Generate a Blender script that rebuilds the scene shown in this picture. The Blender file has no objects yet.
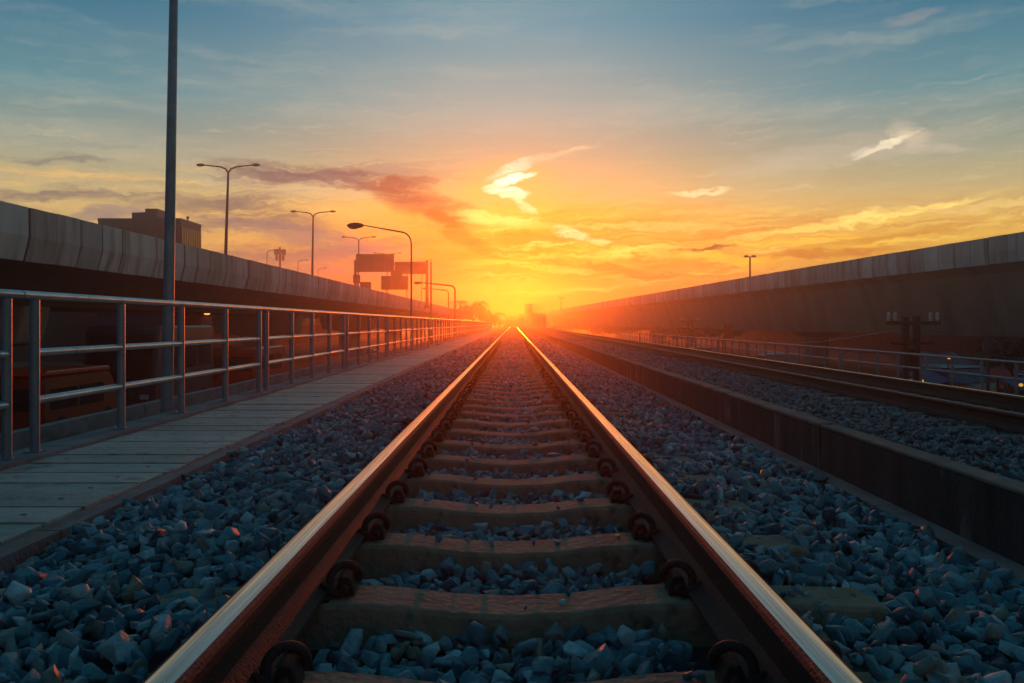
import bpy, bmesh, math, random
import numpy as np
from mathutils import Vector, Matrix
R = math.radians
random.seed(7); rng = np.random.default_rng(11)
sc = bpy.context.scene
col = sc.collection
F, CX, CY, CAMZ = 865.0, 513.4, 323.4, 0.572      # focal length in pixels, vanishing point of the track, eye height over the rail top
GZ = -2.4                                         # street level
TC = -0.016                                       # centre of the main track
WZ = -0.228                                       # walkway level

def at(x, y, Y):
    return Vector(((x - CX) * Y / F, Y, CAMZ + (CY - y) * Y / F))

ONES = 'first second third fourth fifth sixth seventh eighth ninth tenth eleventh twelfth thirteenth fourteenth fifteenth sixteenth seventeenth eighteenth nineteenth twentieth'.split()
TENS = 'twentieth thirtieth fortieth'.split()
def nth(i):
    if i < 20: return ONES[i]
    t, o = divmod(i + 1, 10)
    return (['', '', 'twenty', 'thirty', 'forty', 'fifty'][t] + '-' + ONES[o - 1]) if o else TENS[t - 2]

# ------------------------------------------------------------------ materials
def lin(c):
    f = lambda v: (v / 255 / 12.92) if v <= 10 else ((v / 255 + 0.055) / 1.055) ** 2.4
    return tuple(f(v) for v in c) + (1.0,)

def mat(name, c1, c2=None, rough=0.7, metal=0.0, scale=6.0, stretch=(1, 1, 1), bump=0.0, bscale=40.0, island=0.0, objrand=0.0,
        spots=None, spec=0.5, detail=6.0):
    m = bpy.data.materials.new(name); m.use_nodes = True
    nt = m.node_tree; N = nt.nodes; L = nt.links
    b = N['Principled BSDF']
    b.inputs['Roughness'].default_value = rough; b.inputs['Metallic'].default_value = metal
    b.inputs['Specular IOR Level'].default_value = spec
    c2 = c2 or tuple(v * 0.6 for v in c1)
    tc = N.new('ShaderNodeTexCoord'); mp = N.new('ShaderNodeMapping'); L.new(tc.outputs['Object'], mp.inputs['Vector'])
    mp.inputs['Scale'].default_value = stretch
    n = N.new('ShaderNodeTexNoise'); L.new(mp.outputs[0], n.inputs['Vector'])
    n.inputs['Scale'].default_value = scale; n.inputs['Detail'].default_value = detail; n.inputs['Roughness'].default_value = 0.62
    r = N.new('ShaderNodeValToRGB'); L.new(n.outputs['Fac'], r.inputs[0])
    r.color_ramp.elements[0].position = 0.33; r.color_ramp.elements[1].position = 0.68
    r.color_ramp.elements[0].color = (*c2, 1); r.color_ramp.elements[1].color = (*c1, 1)
    out = r.outputs[0]
    def scaled(src_sock, amt, out):
        mr = N.new('ShaderNodeMapRange'); L.new(src_sock, mr.inputs[0])
        mr.inputs[3].default_value = 1 - amt; mr.inputs[4].default_value = 1 + amt
        mx = N.new('ShaderNodeMix'); mx.data_type = 'RGBA'; mx.blend_type = 'MULTIPLY'; mx.inputs[0].default_value = 1
        L.new(out, mx.inputs[6]); L.new(mr.outputs[0], mx.inputs[7]); return mx.outputs[2]
    if island:
        g = N.new('ShaderNodeNewGeometry'); out = scaled(g.outputs['Random Per Island'], island, out)
    if objrand:
        oi = N.new('ShaderNodeObjectInfo'); out = scaled(oi.outputs['Random'], objrand, out)
    if spots:
        sc_, cs, lo, hi, st = spots
        mp2 = N.new('ShaderNodeMapping'); L.new(tc.outputs['Object'], mp2.inputs[0]); mp2.inputs['Scale'].default_value = st
        n2 = N.new('ShaderNodeTexNoise'); L.new(mp2.outputs[0], n2.inputs['Vector']); n2.inputs['Scale'].default_value = sc_; n2.inputs['Detail'].default_value = 8
        mr = N.new('ShaderNodeMapRange'); L.new(n2.outputs['Fac'], mr.inputs[0]); mr.inputs[1].default_value = lo; mr.inputs[2].default_value = hi
        mx = N.new('ShaderNodeMix'); mx.data_type = 'RGBA'; L.new(mr.outputs[0], mx.inputs[0]); L.new(out, mx.inputs[6]); mx.inputs[7].default_value = (*cs, 1)
        out = mx.outputs[2]
    L.new(out, b.inputs['Base Color'])
    if bump:
        nb = N.new('ShaderNodeTexNoise'); L.new(tc.outputs['Object'], nb.inputs['Vector']); nb.inputs['Scale'].default_value = bscale; nb.inputs['Detail'].default_value = 8
        bp = N.new('ShaderNodeBump'); L.new(nb.outputs['Fac'], bp.inputs['Height']); bp.inputs['Strength'].default_value = bump; bp.inputs['Distance'].default_value = 0.02
        L.new(bp.outputs[0], b.inputs['Normal'])
    return m

def stone_mat(name, stops):
    m = bpy.data.materials.new(name); m.use_nodes = True
    nt = m.node_tree; N = nt.nodes; L = nt.links; b = N['Principled BSDF']
    g = N.new('ShaderNodeNewGeometry'); r = N.new('ShaderNodeValToRGB'); L.new(g.outputs['Random Per Island'], r.inputs[0])
    el = r.color_ramp.elements
    while len(el) < len(stops): el.new(0.5)
    for e, (p, c) in zip(el, stops): e.position = p; e.color = (*c, 1)
    tc = N.new('ShaderNodeTexCoord'); n = N.new('ShaderNodeTexNoise'); L.new(tc.outputs['Object'], n.inputs['Vector'])
    n.inputs['Scale'].default_value = 28; n.inputs['Detail'].default_value = 9; n.inputs['Roughness'].default_value = 0.7
    mr = N.new('ShaderNodeMapRange'); L.new(n.outputs['Fac'], mr.inputs[0]); mr.inputs[1].default_value = .3; mr.inputs[2].default_value = .7
    mr.inputs[3].default_value = 0.62; mr.inputs[4].default_value = 1.35
    mx = N.new('ShaderNodeMix'); mx.data_type = 'RGBA'; mx.blend_type = 'MULTIPLY'; mx.inputs[0].default_value = 1
    L.new(r.outputs[0], mx.inputs[6]); L.new(mr.outputs[0], mx.inputs[7])
    # patches of brown rust dust from the rails
    n3 = N.new('ShaderNodeTexNoise'); L.new(tc.outputs['Object'], n3.inputs['Vector']); n3.inputs['Scale'].default_value = 1.6; n3.inputs['Detail'].default_value = 5
    mr3 = N.new('ShaderNodeMapRange'); L.new(n3.outputs['Fac'], mr3.inputs[0]); mr3.inputs[1].default_value = .5; mr3.inputs[2].default_value = .78; mr3.inputs[4].default_value = 0.45
    mx3 = N.new('ShaderNodeMix'); mx3.data_type = 'RGBA'; L.new(mr3.outputs[0], mx3.inputs[0]); L.new(mx.outputs[2], mx3.inputs[6]); mx3.inputs[7].default_value = (.11, .085, .07, 1)
    L.new(mx3.outputs[2], b.inputs['Base Color'])
    b.inputs['Roughness'].default_value = 0.56; b.inputs['Specular IOR Level'].default_value = 0.5
    nb = N.new('ShaderNodeTexNoise'); L.new(tc.outputs['Object'], nb.inputs['Vector']); nb.inputs['Scale'].default_value = 70; nb.inputs['Detail'].default_value = 8
    bp = N.new('ShaderNodeBump'); L.new(nb.outputs['Fac'], bp.inputs['Height']); bp.inputs['Strength'].default_value = .45; bp.inputs['Distance'].default_value = .012
    L.new(bp.outputs[0], b.inputs['Normal'])
    return m

def emit(name, c, s):
    m = bpy.data.materials.new(name); m.use_nodes = True
    b = m.node_tree.nodes['Principled BSDF']; b.inputs['Base Color'].default_value = (*c, 1)
    b.inputs['Emission Color'].default_value = (*c, 1); b.inputs['Emission Strength'].default_value = s
    return m

M = dict(
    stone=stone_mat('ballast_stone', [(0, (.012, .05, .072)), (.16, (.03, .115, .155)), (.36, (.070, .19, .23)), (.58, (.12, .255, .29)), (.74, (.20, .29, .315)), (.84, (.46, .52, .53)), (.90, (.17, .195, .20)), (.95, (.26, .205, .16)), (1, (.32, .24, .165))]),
    stone2=stone_mat('old_ballast_stone', [(0, (.06, .06, .065)), (.4, (.13, .13, .14)), (.85, (.20, .20, .21)), (1, (.30, .29, .28))]),
    gap_shade_dirt=mat('ballast_dirt_gap_shade', (.020, .028, .032), (.008, .011, .014), .95, scale=9, bump=.6, bscale=30),  # dirt under the stones, coloured darker to paint shade into the gaps
    sleeper=mat('sleeper_concrete', (.41, .235, .15), (.21, .12, .08), .88, scale=7, bump=.55, bscale=40, objrand=.2, spots=(13, (.09, .06, .045), .58, .76, (1, 1, 1)), detail=9),
    sleeper_old=mat('old_sleeper_concrete', (.22, .20, .18), (.10, .09, .085), .9, scale=6, bump=.3, bscale=50, objrand=.25),
    rust=mat('rail_rust', (.042, .018, .011), (.018, .009, .007), .72, scale=14, stretch=(1, .25, 1), bump=.3, bscale=120),
    clip=mat('rusty_clip', (.055, .022, .015), (.014, .008, .007), .7, .1, scale=40, bump=.5, bscale=150, objrand=.45),
    slab=mat('walkway_concrete', (.58, .475, .39), (.35, .285, .235), .5, scale=5, bump=.4, bscale=50, island=.20, spots=(5, (.12, .11, .10), .54, .72, (1, 1, 1)), detail=10),
    kerb=mat('kerb_concrete', (.27, .255, .24), (.15, .14, .13), .85, scale=3, bump=.3, bscale=40, spots=(5, (.09, .085, .08), .55, .75, (1, .3, 1))),
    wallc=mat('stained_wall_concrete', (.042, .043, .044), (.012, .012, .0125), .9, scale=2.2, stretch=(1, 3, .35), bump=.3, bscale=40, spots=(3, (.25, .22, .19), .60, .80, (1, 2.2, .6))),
    walltop=mat('lit_coping_concrete', (.24, .19, .145), (.10, .08, .065), .85, scale=4, bump=.3, bscale=50),  # paler than the face: light on the wall's top edge put into the colour
    steel=mat('sky_lit_rail_steel', (.52, .57, .60), (.36, .41, .45), .28, .65, scale=5, bump=.08, bscale=90, objrand=.08, spots=(7, (.13, .11, .09), .63, .8, (1, 1, .4))),  # paler than the posts: sky light on horizontal bars put into the colour
    post_steel=mat('blue_grey_post_steel', (.20, .30, .37), (.12, .19, .245), .45, .45, scale=5, bump=.08, bscale=90, objrand=.10, spots=(7, (.12, .10, .085), .62, .8, (1, 1, .4))),
    dark_steel=mat('dark_steel', (.07, .08, .09), (.045, .05, .06), .55, .4, scale=4),
    panel=mat('precast_panel_concrete', (.52, .545, .56), (.37, .385, .395), .85, scale=1.3, stretch=(1, 1, .35), bump=.2, bscale=20, objrand=.26, spots=(1.1, (.16, .145, .135), .50, .74, (2.2, 2.2, .22)), detail=9),
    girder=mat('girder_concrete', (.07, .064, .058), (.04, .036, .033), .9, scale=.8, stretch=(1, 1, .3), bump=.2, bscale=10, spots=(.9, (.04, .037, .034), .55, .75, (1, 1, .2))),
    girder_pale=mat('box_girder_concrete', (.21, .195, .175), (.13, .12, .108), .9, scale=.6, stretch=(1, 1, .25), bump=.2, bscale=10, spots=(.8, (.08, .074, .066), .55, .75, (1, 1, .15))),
    pier=mat('pier_concrete', (.36, .33, .29), (.24, .22, .19), .88, scale=1.5, bump=.2, bscale=15),
    asphalt=mat('asphalt', (.055, .054, .053), (.035, .035, .036), .85, scale=3, bump=.3, bscale=60),
    ground=mat('city_ground', (.07, .068, .06), (.04, .042, .034), .95, scale=.15, bump=.2, bscale=2),
    paint=mat('road_paint', (.7, .7, .68), (.45, .45, .44), .7, scale=5),
    sign_back=mat('sign_sheet_back', (.09, .075, .08), (.06, .05, .055), .6, .3, scale=1.2),
    sign_green=mat('sign_sheet_green', (.06, .10, .06), (.04, .075, .045), .6, .1, scale=1.2),
    tower=mat('tower_cladding', (.012, .034, .072), (.008, .022, .05), .6, scale=.3),
    tower_win=mat('tower_window_bay', (.02, .028, .04), (.012, .018, .028), .25, scale=.3),
    shop=mat('shophouse_render', (.06, .055, .05), (.035, .032, .03), .9, scale=.6, objrand=.3),
    shutter=mat('roller_shutter', (.035, .037, .042), (.02, .022, .025), .7, scale=2),
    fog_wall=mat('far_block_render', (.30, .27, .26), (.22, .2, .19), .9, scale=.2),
    glass=mat('dark_glass', (.012, .015, .018), (.008, .01, .012), .08, scale=2, spec=.8),
    tyre=mat('tyre_rubber', (.02, .02, .02), (.012, .012, .012), .9, scale=10),
    rim=mat('wheel_rim', (.35, .35, .36), (.25, .25, .26), .4, .7, scale=4),
    red=mat('red_vehicle_paint', (.80, .035, .012), (.66, .025, .01), .35, scale=2),
    maroon=mat('maroon_paint', (.30, .024, .007), (.2, .016, .005), .4, scale=2),
    orange=mat('orange_bus_paint', (.85, .055, .008), (.70, .04, .006), .35, scale=2),
    white=mat('white_vehicle_paint', (.34, .35, .37), (.28, .29, .31), .3, scale=2),
    silver=mat('silver_vehicle_paint', (.42, .44, .47), (.36, .37, .4), .3, .5, scale=2),
    navy=mat('dark_truck_paint', (.03, .04, .055), (.02, .027, .038), .35, scale=2),
    tarp=mat('blue_tarpaulin', (.015, .07, .16), (.01, .045, .11), .6, scale=3, bump=.3, bscale=8),
    tarp_white=mat('pale_tarpaulin', (.13, .13, .135), (.09, .09, .095), .7, scale=3, bump=.3, bscale=8),
    goods=mat('stall_goods', (.40, .20, .10), (.10, .13, .07), .8, scale=9),
    wood=mat('weathered_timber', (.022, .017, .014), (.012, .010, .008), .85, scale=6, stretch=(1, 1, .2)),
    porcelain=mat('porcelain', (.62, .58, .50), (.5, .46, .4), .2, scale=5),
    banner=mat('red_banner_cloth', (.60, .03, .03), (.45, .02, .02), .8, scale=2),
    bark=mat('bark', (.06, .045, .035), (.03, .024, .018), .95, scale=8, stretch=(1, 1, .3), bump=.5),
    leaf=mat('leaf', (.055, .085, .025), (.025, .045, .014), .6, scale=1.2, island=.4),
    leaf2=mat('leaf_dry', (.075, .08, .025), (.035, .045, .014), .6, scale=1.2, island=.4),
    lamp_on=emit('sodium_lamp', (1.0, .42, .06), 2.2),
    bulb=emit('stall_bulb', (1.0, .5, .1), .7),
    tail=mat('tail_lamp_lens', (.45, .02, .01), (.35, .015, .01), .2, scale=4),
    lens=mat('headlight_lens', (.5, .52, .55), (.4, .42, .45), .15, scale=2),
    lamp_glass=mat('lamp_lens', (.30, .30, .28), (.22, .22, .2), .25, scale=3),
)
def shiny_rail():
    m = bpy.data.materials.new('polished_rail_head'); m.use_nodes = True
    N = m.node_tree.nodes; L = m.node_tree.links; b = N['Principled BSDF']
    b.inputs['Metallic'].default_value = 1
    tc = N.new('ShaderNodeTexCoord'); mp = N.new('ShaderNodeMapping'); L.new(tc.outputs['Object'], mp.inputs[0]); mp.inputs['Scale'].default_value = (120, 1.3, 20)
    n = N.new('ShaderNodeTexNoise'); L.new(mp.outputs[0], n.inputs['Vector']); n.inputs['Scale'].default_value = 1; n.inputs['Detail'].default_value = 7
    r = N.new('ShaderNodeValToRGB'); L.new(n.outputs['Fac'], r.inputs[0]); r.color_ramp.elements[0].position = .3; r.color_ramp.elements[1].position = .7
    r.color_ramp.elements[0].color = (.42, .32, .25, 1); r.color_ramp.elements[1].color = (.88, .70, .57, 1); L.new(r.outputs[0], b.inputs['Base Color'])
    mr = N.new('ShaderNodeMapRange'); L.new(n.outputs['Fac'], mr.inputs[0]); mr.inputs[1].default_value = .3; mr.inputs[2].default_value = .7; mr.inputs[3].default_value = .30; mr.inputs[4].default_value = .14
    L.new(mr.outputs[0], b.inputs['Roughness'])
    return m
M['shine'] = shiny_rail()
M['dull'] = mat('worn_rail_head', (.20, .15, .12), (.09, .06, .045), .5, .7, scale=20, stretch=(1, .1, 1))

# ------------------------------------------------------------------ mesh builder
class MB:
    def __init__(s): s.v = []; s.f = []; s.m = []
    def add(s, vs, fs, m=0):
        o = len(s.v); s.v += [tuple(v) for v in vs]; s.f += [tuple(i + o for i in f) for f in fs]; s.m += [m] * len(fs); return s
    def box(s, x0, x1, y0, y1, z0, z1, m=0):
        return s.add([(x, y, z) for z in (z0, z1) for y in (y0, y1) for x in (x0, x1)],
                     [(0, 2, 3, 1), (4, 5, 7, 6), (0, 1, 5, 4), (2, 6, 7, 3), (0, 4, 6, 2), (1, 3, 7, 5)], m)
    def prism(s, poly, axis, a0, a1, m=0):
        n = len(poly); P = []
        for a in (a0, a1):
            for p, q in poly: P.append({'x': (a, p, q), 'y': (p, a, q), 'z': (p, q, a)}[axis])
        return s.add(P, [tuple(range(n)), tuple(range(2 * n - 1, n - 1, -1))] + [(i, (i + 1) % n, n + (i + 1) % n, n + i) for i in range(n)], m)
    def sweep(s, path, poly, m=0):                   # poly (offset sideways, z) carried along path of (x, y, nx, ny); open ends capped
        n = len(poly); P = []; Fc = []
        for x, y, nx, ny in path:
            for d, z in poly: P.append((x + nx * d, y + ny * d, z))
        k = len(path)
        for a in range(k - 1):
            for i in range(n): Fc.append((a * n + i, a * n + (i + 1) % n, (a + 1) * n + (i + 1) % n, (a + 1) * n + i))
        Fc += [tuple(range(n)), tuple((k - 1) * n + i for i in range(n - 1, -1, -1))]
        return s.add(P, Fc, m)
    def tube(s, pts, r, n=8, m=0):
        pts = [Vector(p) for p in pts]; k = len(pts)
        rr = r if isinstance(r, (list, tuple)) else [r] * k
        P = []; up = None
        for i, p in enumerate(pts):
            t = (pts[min(i + 1, k - 1)] - pts[max(i - 1, 0)]).normalized()
            if up is None: up = Vector((0, 0, 1)) if abs(t.z) < .9 else Vector((1, 0, 0))
            a = t.cross(up).normalized(); b = a.cross(t).normalized(); up = b
            for j in range(n):
                w = 2 * math.pi * j / n; P.append(p + (a * math.cos(w) + b * math.sin(w)) * rr[i])
        Fc = [(i * n + j, i * n + (j + 1) % n, (i + 1) * n + (j + 1) % n, (i + 1) * n + j) for i in range(k - 1) for j in range(n)]
        Fc += [tuple(range(n - 1, -1, -1)), tuple((k - 1) * n + j for j in range(n))]
        return s.add(P, Fc, m)
    def ball(s, c, rx, ry, rz, nu=12, nv=8, m=0):
        P = [(c[0], c[1], c[2] - rz)]
        for i in range(1, nv):
            a = -math.pi / 2 + math.pi * i / nv
            for j in range(nu):
                w = 2 * math.pi * j / nu; P.append((c[0] + rx * math.cos(a) * math.cos(w), c[1] + ry * math.cos(a) * math.sin(w), c[2] + rz * math.sin(a)))
        P.append((c[0], c[1], c[2] + rz)); T = len(P) - 1; Fc = []
        for j in range(nu):
            Fc.append((0, 1 + (j + 1) % nu, 1 + j)); Fc.append((T, T - nu + j, T - nu + (j + 1) % nu))
            for i in range(nv - 2): Fc.append((1 + i * nu + j, 1 + i * nu + (j + 1) % nu, 1 + (i + 1) * nu + (j + 1) % nu, 1 + (i + 1) * nu + j))
        return s.add(P, Fc, m)
    def build(s, name, mats, parent=None, origin=(0, 0, 0), smooth=None, bevel=0.0, kind=None):
        me = bpy.data.meshes.new(name); o = Vector(origin)
        me.from_pydata([tuple(Vector(v) - o) for v in s.v], [], s.f)
        mats = mats if isinstance(mats, (list, tuple)) else [mats]
        for m in mats: me.materials.append(m)
        me.polygons.foreach_set('material_index', s.m)
        bm = bmesh.new(); bm.from_mesh(me); bmesh.ops.recalc_face_normals(bm, faces=bm.faces)
        if bevel:
            es = [e for e in bm.edges if len(e.link_faces) == 2 and e.calc_face_angle(0) > .6]
            bmesh.ops.bevel(bm, geom=es, offset=bevel, segments=1, affect='EDGES', clamp_overlap=True)
        bm.to_mesh(me); bm.free()
        if smooth:
            me.polygons.foreach_set('use_smooth', [True] * len(me.polygons)); me.set_sharp_from_angle(angle=R(smooth))
        ob = bpy.data.objects.new(name, me); col.objects.link(ob)
        if parent: ob.parent = parent
        else: ob.location = o
        if kind: ob['kind'] = kind
        return ob

def tag(o, label, cat, group=None, kind=None):
    o['label'] = label; o['category'] = cat
    if group: o['group'] = group
    if kind: o['kind'] = kind
    return o
def empty(name, loc, label, cat, group=None, rz=0):
    o = bpy.data.objects.new(name, None); col.objects.link(o); o.location = loc; o.rotation_euler.z = rz; o.empty_display_size = .2
    return tag(o, label, cat, group)
def dup(o, parent=None):
    c = o.copy(); col.objects.link(c); c.parent = parent
    for ch in o.children: dup(ch, c)
    return c
def struct(mb, name, mats, **k):
    return mb.build(name, mats, kind='structure', **k)

# ------------------------------------------------------------------ camera
cam = bpy.data.cameras.new('camera'); co = bpy.data.objects.new('camera', cam); col.objects.link(co)
co.location = (0, 0, CAMZ); co.rotation_euler = (R(90), 0, 0)
cam.sensor_width = 36; cam.lens = 36 * F / 1024; cam.clip_end = 4000; cam.clip_start = .05
cam.shift_x = (512 - CX) / 1024; cam.shift_y = (CY - 341.5) / 1024
sc.camera = co

# ------------------------------------------------------------------ sky
SUN_EL, SUN_AZ = 1.2, 0.25
w = bpy.data.worlds.new('World'); sc.world = w; w.use_nodes = True
NT = w.node_tree; NN = NT.nodes; LL = NT.links; NN.clear()
def sk(v, s):
    if isinstance(v, (int, float)): s.default_value = v
    else: LL.new(v, s)
def mth(op, a, b=0.0, c=None, clamp=False):
    n = NN.new('ShaderNodeMath'); n.operation = op; n.use_clamp = clamp; sk(a, n.inputs[0]); sk(b, n.inputs[1])
    if c is not None: sk(c, n.inputs[2])
    return n.outputs[0]
def sstep(v, a, b, lo=0.0, hi=1.0):
    n = NN.new('ShaderNodeMapRange'); n.interpolation_type = 'SMOOTHSTEP'; sk(v, n.inputs[0])
    for i, q in enumerate((a, b, lo, hi)): n.inputs[i + 1].default_value = q
    return n.outputs[0]
def mixc(f, a, b, mode='MIX'):
    n = NN.new('ShaderNodeMix'); n.data_type = 'RGBA'; n.blend_type = mode; sk(f, n.inputs[0])
    for v, s in ((a, n.inputs[6]), (b, n.inputs[7])):
        if isinstance(v, tuple): s.default_value = v
        else: LL.new(v, s)
    return n.outputs[2]
def ramp(v, stops):
    n = NN.new('ShaderNodeValToRGB'); LL.new(v, n.inputs[0]); e = n.color_ramp.elements
    while len(e) < len(stops): e.new(.5)
    for q, (p, c) in zip(e, stops): q.position = p; q.color = lin(c)
    return n.outputs[0]
def noise(x, y, seed, scale=1.0, detail=6.0, rough=.55):
    cx = NN.new('ShaderNodeCombineXYZ'); sk(x, cx.inputs[0]); sk(y, cx.inputs[1]); cx.inputs[2].default_value = seed
    n = NN.new('ShaderNodeTexNoise'); LL.new(cx.outputs[0], n.inputs['Vector']); n.inputs['Scale'].default_value = scale
    n.inputs['Detail'].default_value = detail; n.inputs['Roughness'].default_value = rough
    return n.outputs['Fac']
tcn = NN.new('ShaderNodeTexCoord'); sep = NN.new('ShaderNodeSeparateXYZ'); LL.new(tcn.outputs['Generated'], sep.inputs[0])
AZ = mth('MULTIPLY', mth('ARCTAN2', sep.outputs[0], sep.outputs[1]), 57.2958)
EL = mth('MULTIPLY', mth('ARCSINE', sep.outputs[2]), 57.2958)
E9 = mth('DIVIDE', EL, 90.0, clamp=True)
q = lambda d: d / 90
side = ramp(E9, [(0, (196, 146, 96)), (q(4), (212, 166, 96)), (q(7.5), (196, 172, 126)), (q(10.5), (160, 168, 150)), (q(14), (98, 151, 162)), (q(19), (50, 118, 148)), (q(30), (46, 108, 134)), (q(55), (32, 92, 114)), (1, (28, 86, 106))])
cent = ramp(E9, [(0, (190, 60, 18)), (q(1.9), (206, 80, 34)), (q(3.0), (222, 102, 14)), (q(5), (238, 144, 6)), (q(7.2), (240, 182, 60)), (q(10.2), (214, 190, 138)), (q(14), (172, 188, 176)), (q(19), (116, 165, 180)), (q(30), (60, 116, 138)), (q(55), (32, 92, 114)), (1, (28, 86, 106))])
away = ramp(E9, [(0, (60, 76, 92)), (q(8), (56, 80, 98)), (q(20), (44, 84, 110)), (q(45), (32, 90, 112)), (1, (28, 86, 106))])
wc = mth('EXPONENT', mth('MULTIPLY', mth('POWER', mth('ABSOLUTE', mth('DIVIDE', AZ, 16.0)), 2.0), -1.0))
sky = mixc(wc, side, cent)
sky = mixc(sstep(mth('ABSOLUTE', AZ), 45, 110), sky, away)
gold = mth('MULTIPLY', mth('MULTIPLY', sstep(AZ, 2, 12), sstep(EL, 8.5, 4.5)), .6)
sky = mixc(gold, sky, lin((238, 176, 48)))
# domain warp, in degrees
wx = mth('MULTIPLY', mth('SUBTRACT', noise(mth('MULTIPLY', AZ, .22), mth('MULTIPLY', EL, .55), 3.1), .5), 3.2)
wy = mth('MULTIPLY', mth('SUBTRACT', noise(mth('MULTIPLY', AZ, .30), mth('MULTIPLY', EL, .75), 9.7), .5), 1.3)
wf = mth('MULTIPLY', mth('SUBTRACT', noise(mth('MULTIPLY', AZ, 1.1), mth('MULTIPLY', EL, 2.2), 15.0), .5), .7)
U = mth('ADD', AZ, wx); V = mth('ADD', mth('ADD', EL, wy), wf)
SL = mth('SUBTRACT', V, mth('MULTIPLY', U, .05))               # cloud sheets lie slightly tilted
FINE = noise(mth('MULTIPLY', U, .42), mth('MULTIPLY', V, 3.2), 1.5, 1.0, 10.0, .68)
LS = noise(mth('MULTIPLY', U, .070), mth('MULTIPLY', SL, .85), 33.0, 1.0, 10.0, .64)
LS2 = noise(mth('MULTIPLY', U, .16), mth('MULTIPLY', SL, 1.7), 61.0, 1.0, 10.0, .66)
WH = noise(mth('ADD', mth('MULTIPLY', U, .055), mth('MULTIPLY', V, -.06)), mth('MULTIPLY', V, .42), 47.0, 1.0, 10.0, .66)
def layer(msk, c, amp, gain=1.0):
    global sky
    sky = mixc(mth('MULTIPLY', msk, amp, clamp=True), sky, tuple(v * gain for v in lin(c)[:3]) + (1,))
def mul(*a):
    r = a[0]
    for q_ in a[1:]: r = mth('MULTIPLY', r, q_)
    return r
lm = mul(sstep(EL, 3.0, 4.6), sstep(EL, 12.0, 8.2), sstep(AZ, -1.0, -8.0))
rm = mul(sstep(EL, 1.4, 2.4), sstep(EL, 8.6, 5.6), sstep(AZ, -6.0, 1.0))
hm_ = mul(sstep(EL, 6.5, 9.0), sstep(EL, 26.0, 15.0))
# high thin veil
layer(mul(sstep(WH, .44, .72), hm_), (206, 204, 184), .38)
layer(mul(sstep(LS2, .52, .74), hm_, sstep(EL, 17.0, 12.0)), (226, 210, 178), .28)
# left: gold gaps, long mauve-grey sheets
layer(mul(sstep(LS, .50, .34), lm), (252, 190, 104), .50, 1.05)
layer(mul(sstep(LS, .49, .63), lm), (126, 108, 112), .80, .9)
layer(mul(sstep(LS2, .54, .70), lm), (150, 120, 112), .55)
# right and centre: bright gold bars, rusty undersides
layer(mul(sstep(LS, .50, .66), rm), (255, 208, 70), .75, 1.1)
layer(mul(sstep(LS, .49, .35), rm), (206, 112, 34), .62)
layer(mul(sstep(LS2, .53, .68), rm), (255, 224, 120), .65, 1.15)
layer(mul(sstep(LS2, .46, .33), rm), (214, 124, 40), .55)
LS3 = noise(mth('MULTIPLY', U, .20), mth('MULTIPLY', SL, 3.6), 83.0, 1.0, 10.0, .68)
layer(mul(sstep(LS3, .50, .66), rm), (255, 220, 110), .45, 1.1)
layer(mul(sstep(LS3, .50, .36), rm), (212, 118, 34), .40)
layer(mul(sstep(LS3, .52, .68), lm), (250, 196, 120), .40)
layer(mul(sstep(LS3, .52, .70), hm_, sstep(EL, 18.0, 11.0)), (236, 212, 170), .32)
def blob(px, py, rx, ry, ang, c, amp, gain=1.0, fine=.6, soft=0.15):
    global sky
    d = math.hypot(F, px - CX)
    a0 = math.degrees(math.atan2(px - CX, F)); e0 = math.degrees(math.atan2(CY - py, d)); k = 57.2958 / F
    u = mth('SUBTRACT', U, a0); v = mth('SUBTRACT', V, e0); ca, sa = math.cos(R(ang)), math.sin(R(ang))
    ur = mth('ADD', mth('MULTIPLY', u, ca / (rx * k)), mth('MULTIPLY', v, sa / (rx * k)))
    vr = mth('ADD', mth('MULTIPLY', u, -sa / (ry * k)), mth('MULTIPLY', v, ca / (ry * k)))
    dd = mth('ADD', mth('MULTIPLY', ur, ur), mth('MULTIPLY', vr, vr))
    mk = sstep(dd, 1.0, soft)
    if fine: mk = mth('MULTIPLY', mk, sstep(FINE, .46 - .40 * fine, .60))
    sky = mixc(mth('MULTIPLY', mk, amp, clamp=True), sky, tuple(v * gain for v in lin(c)[:3]) + (1,))
GREY, ROSE = (118, 98, 104), (150, 86, 52)
blob(320, 176, 125, 12, -4, GREY, .9, .85, fine=.5)
blob(395, 183, 60, 7, 5, (150, 106, 84), .8, .85)
blob(250, 214, 95, 14, -6, GREY, .75, .9, fine=.5)
blob(105, 213, 60, 9, 8, (138, 120, 128), .8)
blob(310, 236, 110, 13, -8, (134, 112, 116), .75, fine=.6)
blob(330, 262, 130, 16, -4, (150, 114, 110), .75, fine=.4)
blob(425, 205, 78, 20, -14, ROSE, .8, .9, fine=.7)
blob(400, 196, 40, 10, -8, (128, 88, 74), .6, .85, fine=.8)
blob(462, 236, 54, 12, -30, (190, 92, 18), .75, .9)
blob(696, 249, 52, 5.5, 1, (96, 62, 40), 1.0, .7, fine=.25)
blob(596, 266, 70, 9, -8, (206, 96, 12), .85, .9, fine=.45)
blob(655, 275, 42, 5, 6, (150, 84, 44), .85, .8, fine=.3)
blob(540, 283, 60, 7, 3, (226, 104, 24), .8, .9, fine=.45)
blob(800, 256, 120, 6, 4, (206, 122, 26), .8, .9)
blob(880, 238, 110, 5, 7, (214, 140, 40), .7, .9)
WHITE = (255, 246, 214)
blob(510, 194, 64, 44, 10, (255, 206, 90), .55, 1.0, fine=.6, soft=0.0)
blob(512, 168, 34, 6.5, 22, (255, 240, 200), 1.0, 1.15, fine=.7, soft=0.0)
blob(552, 157, 54, 4.2, 15, (255, 224, 172), .8, 1.0, fine=.8, soft=0.0)
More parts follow.
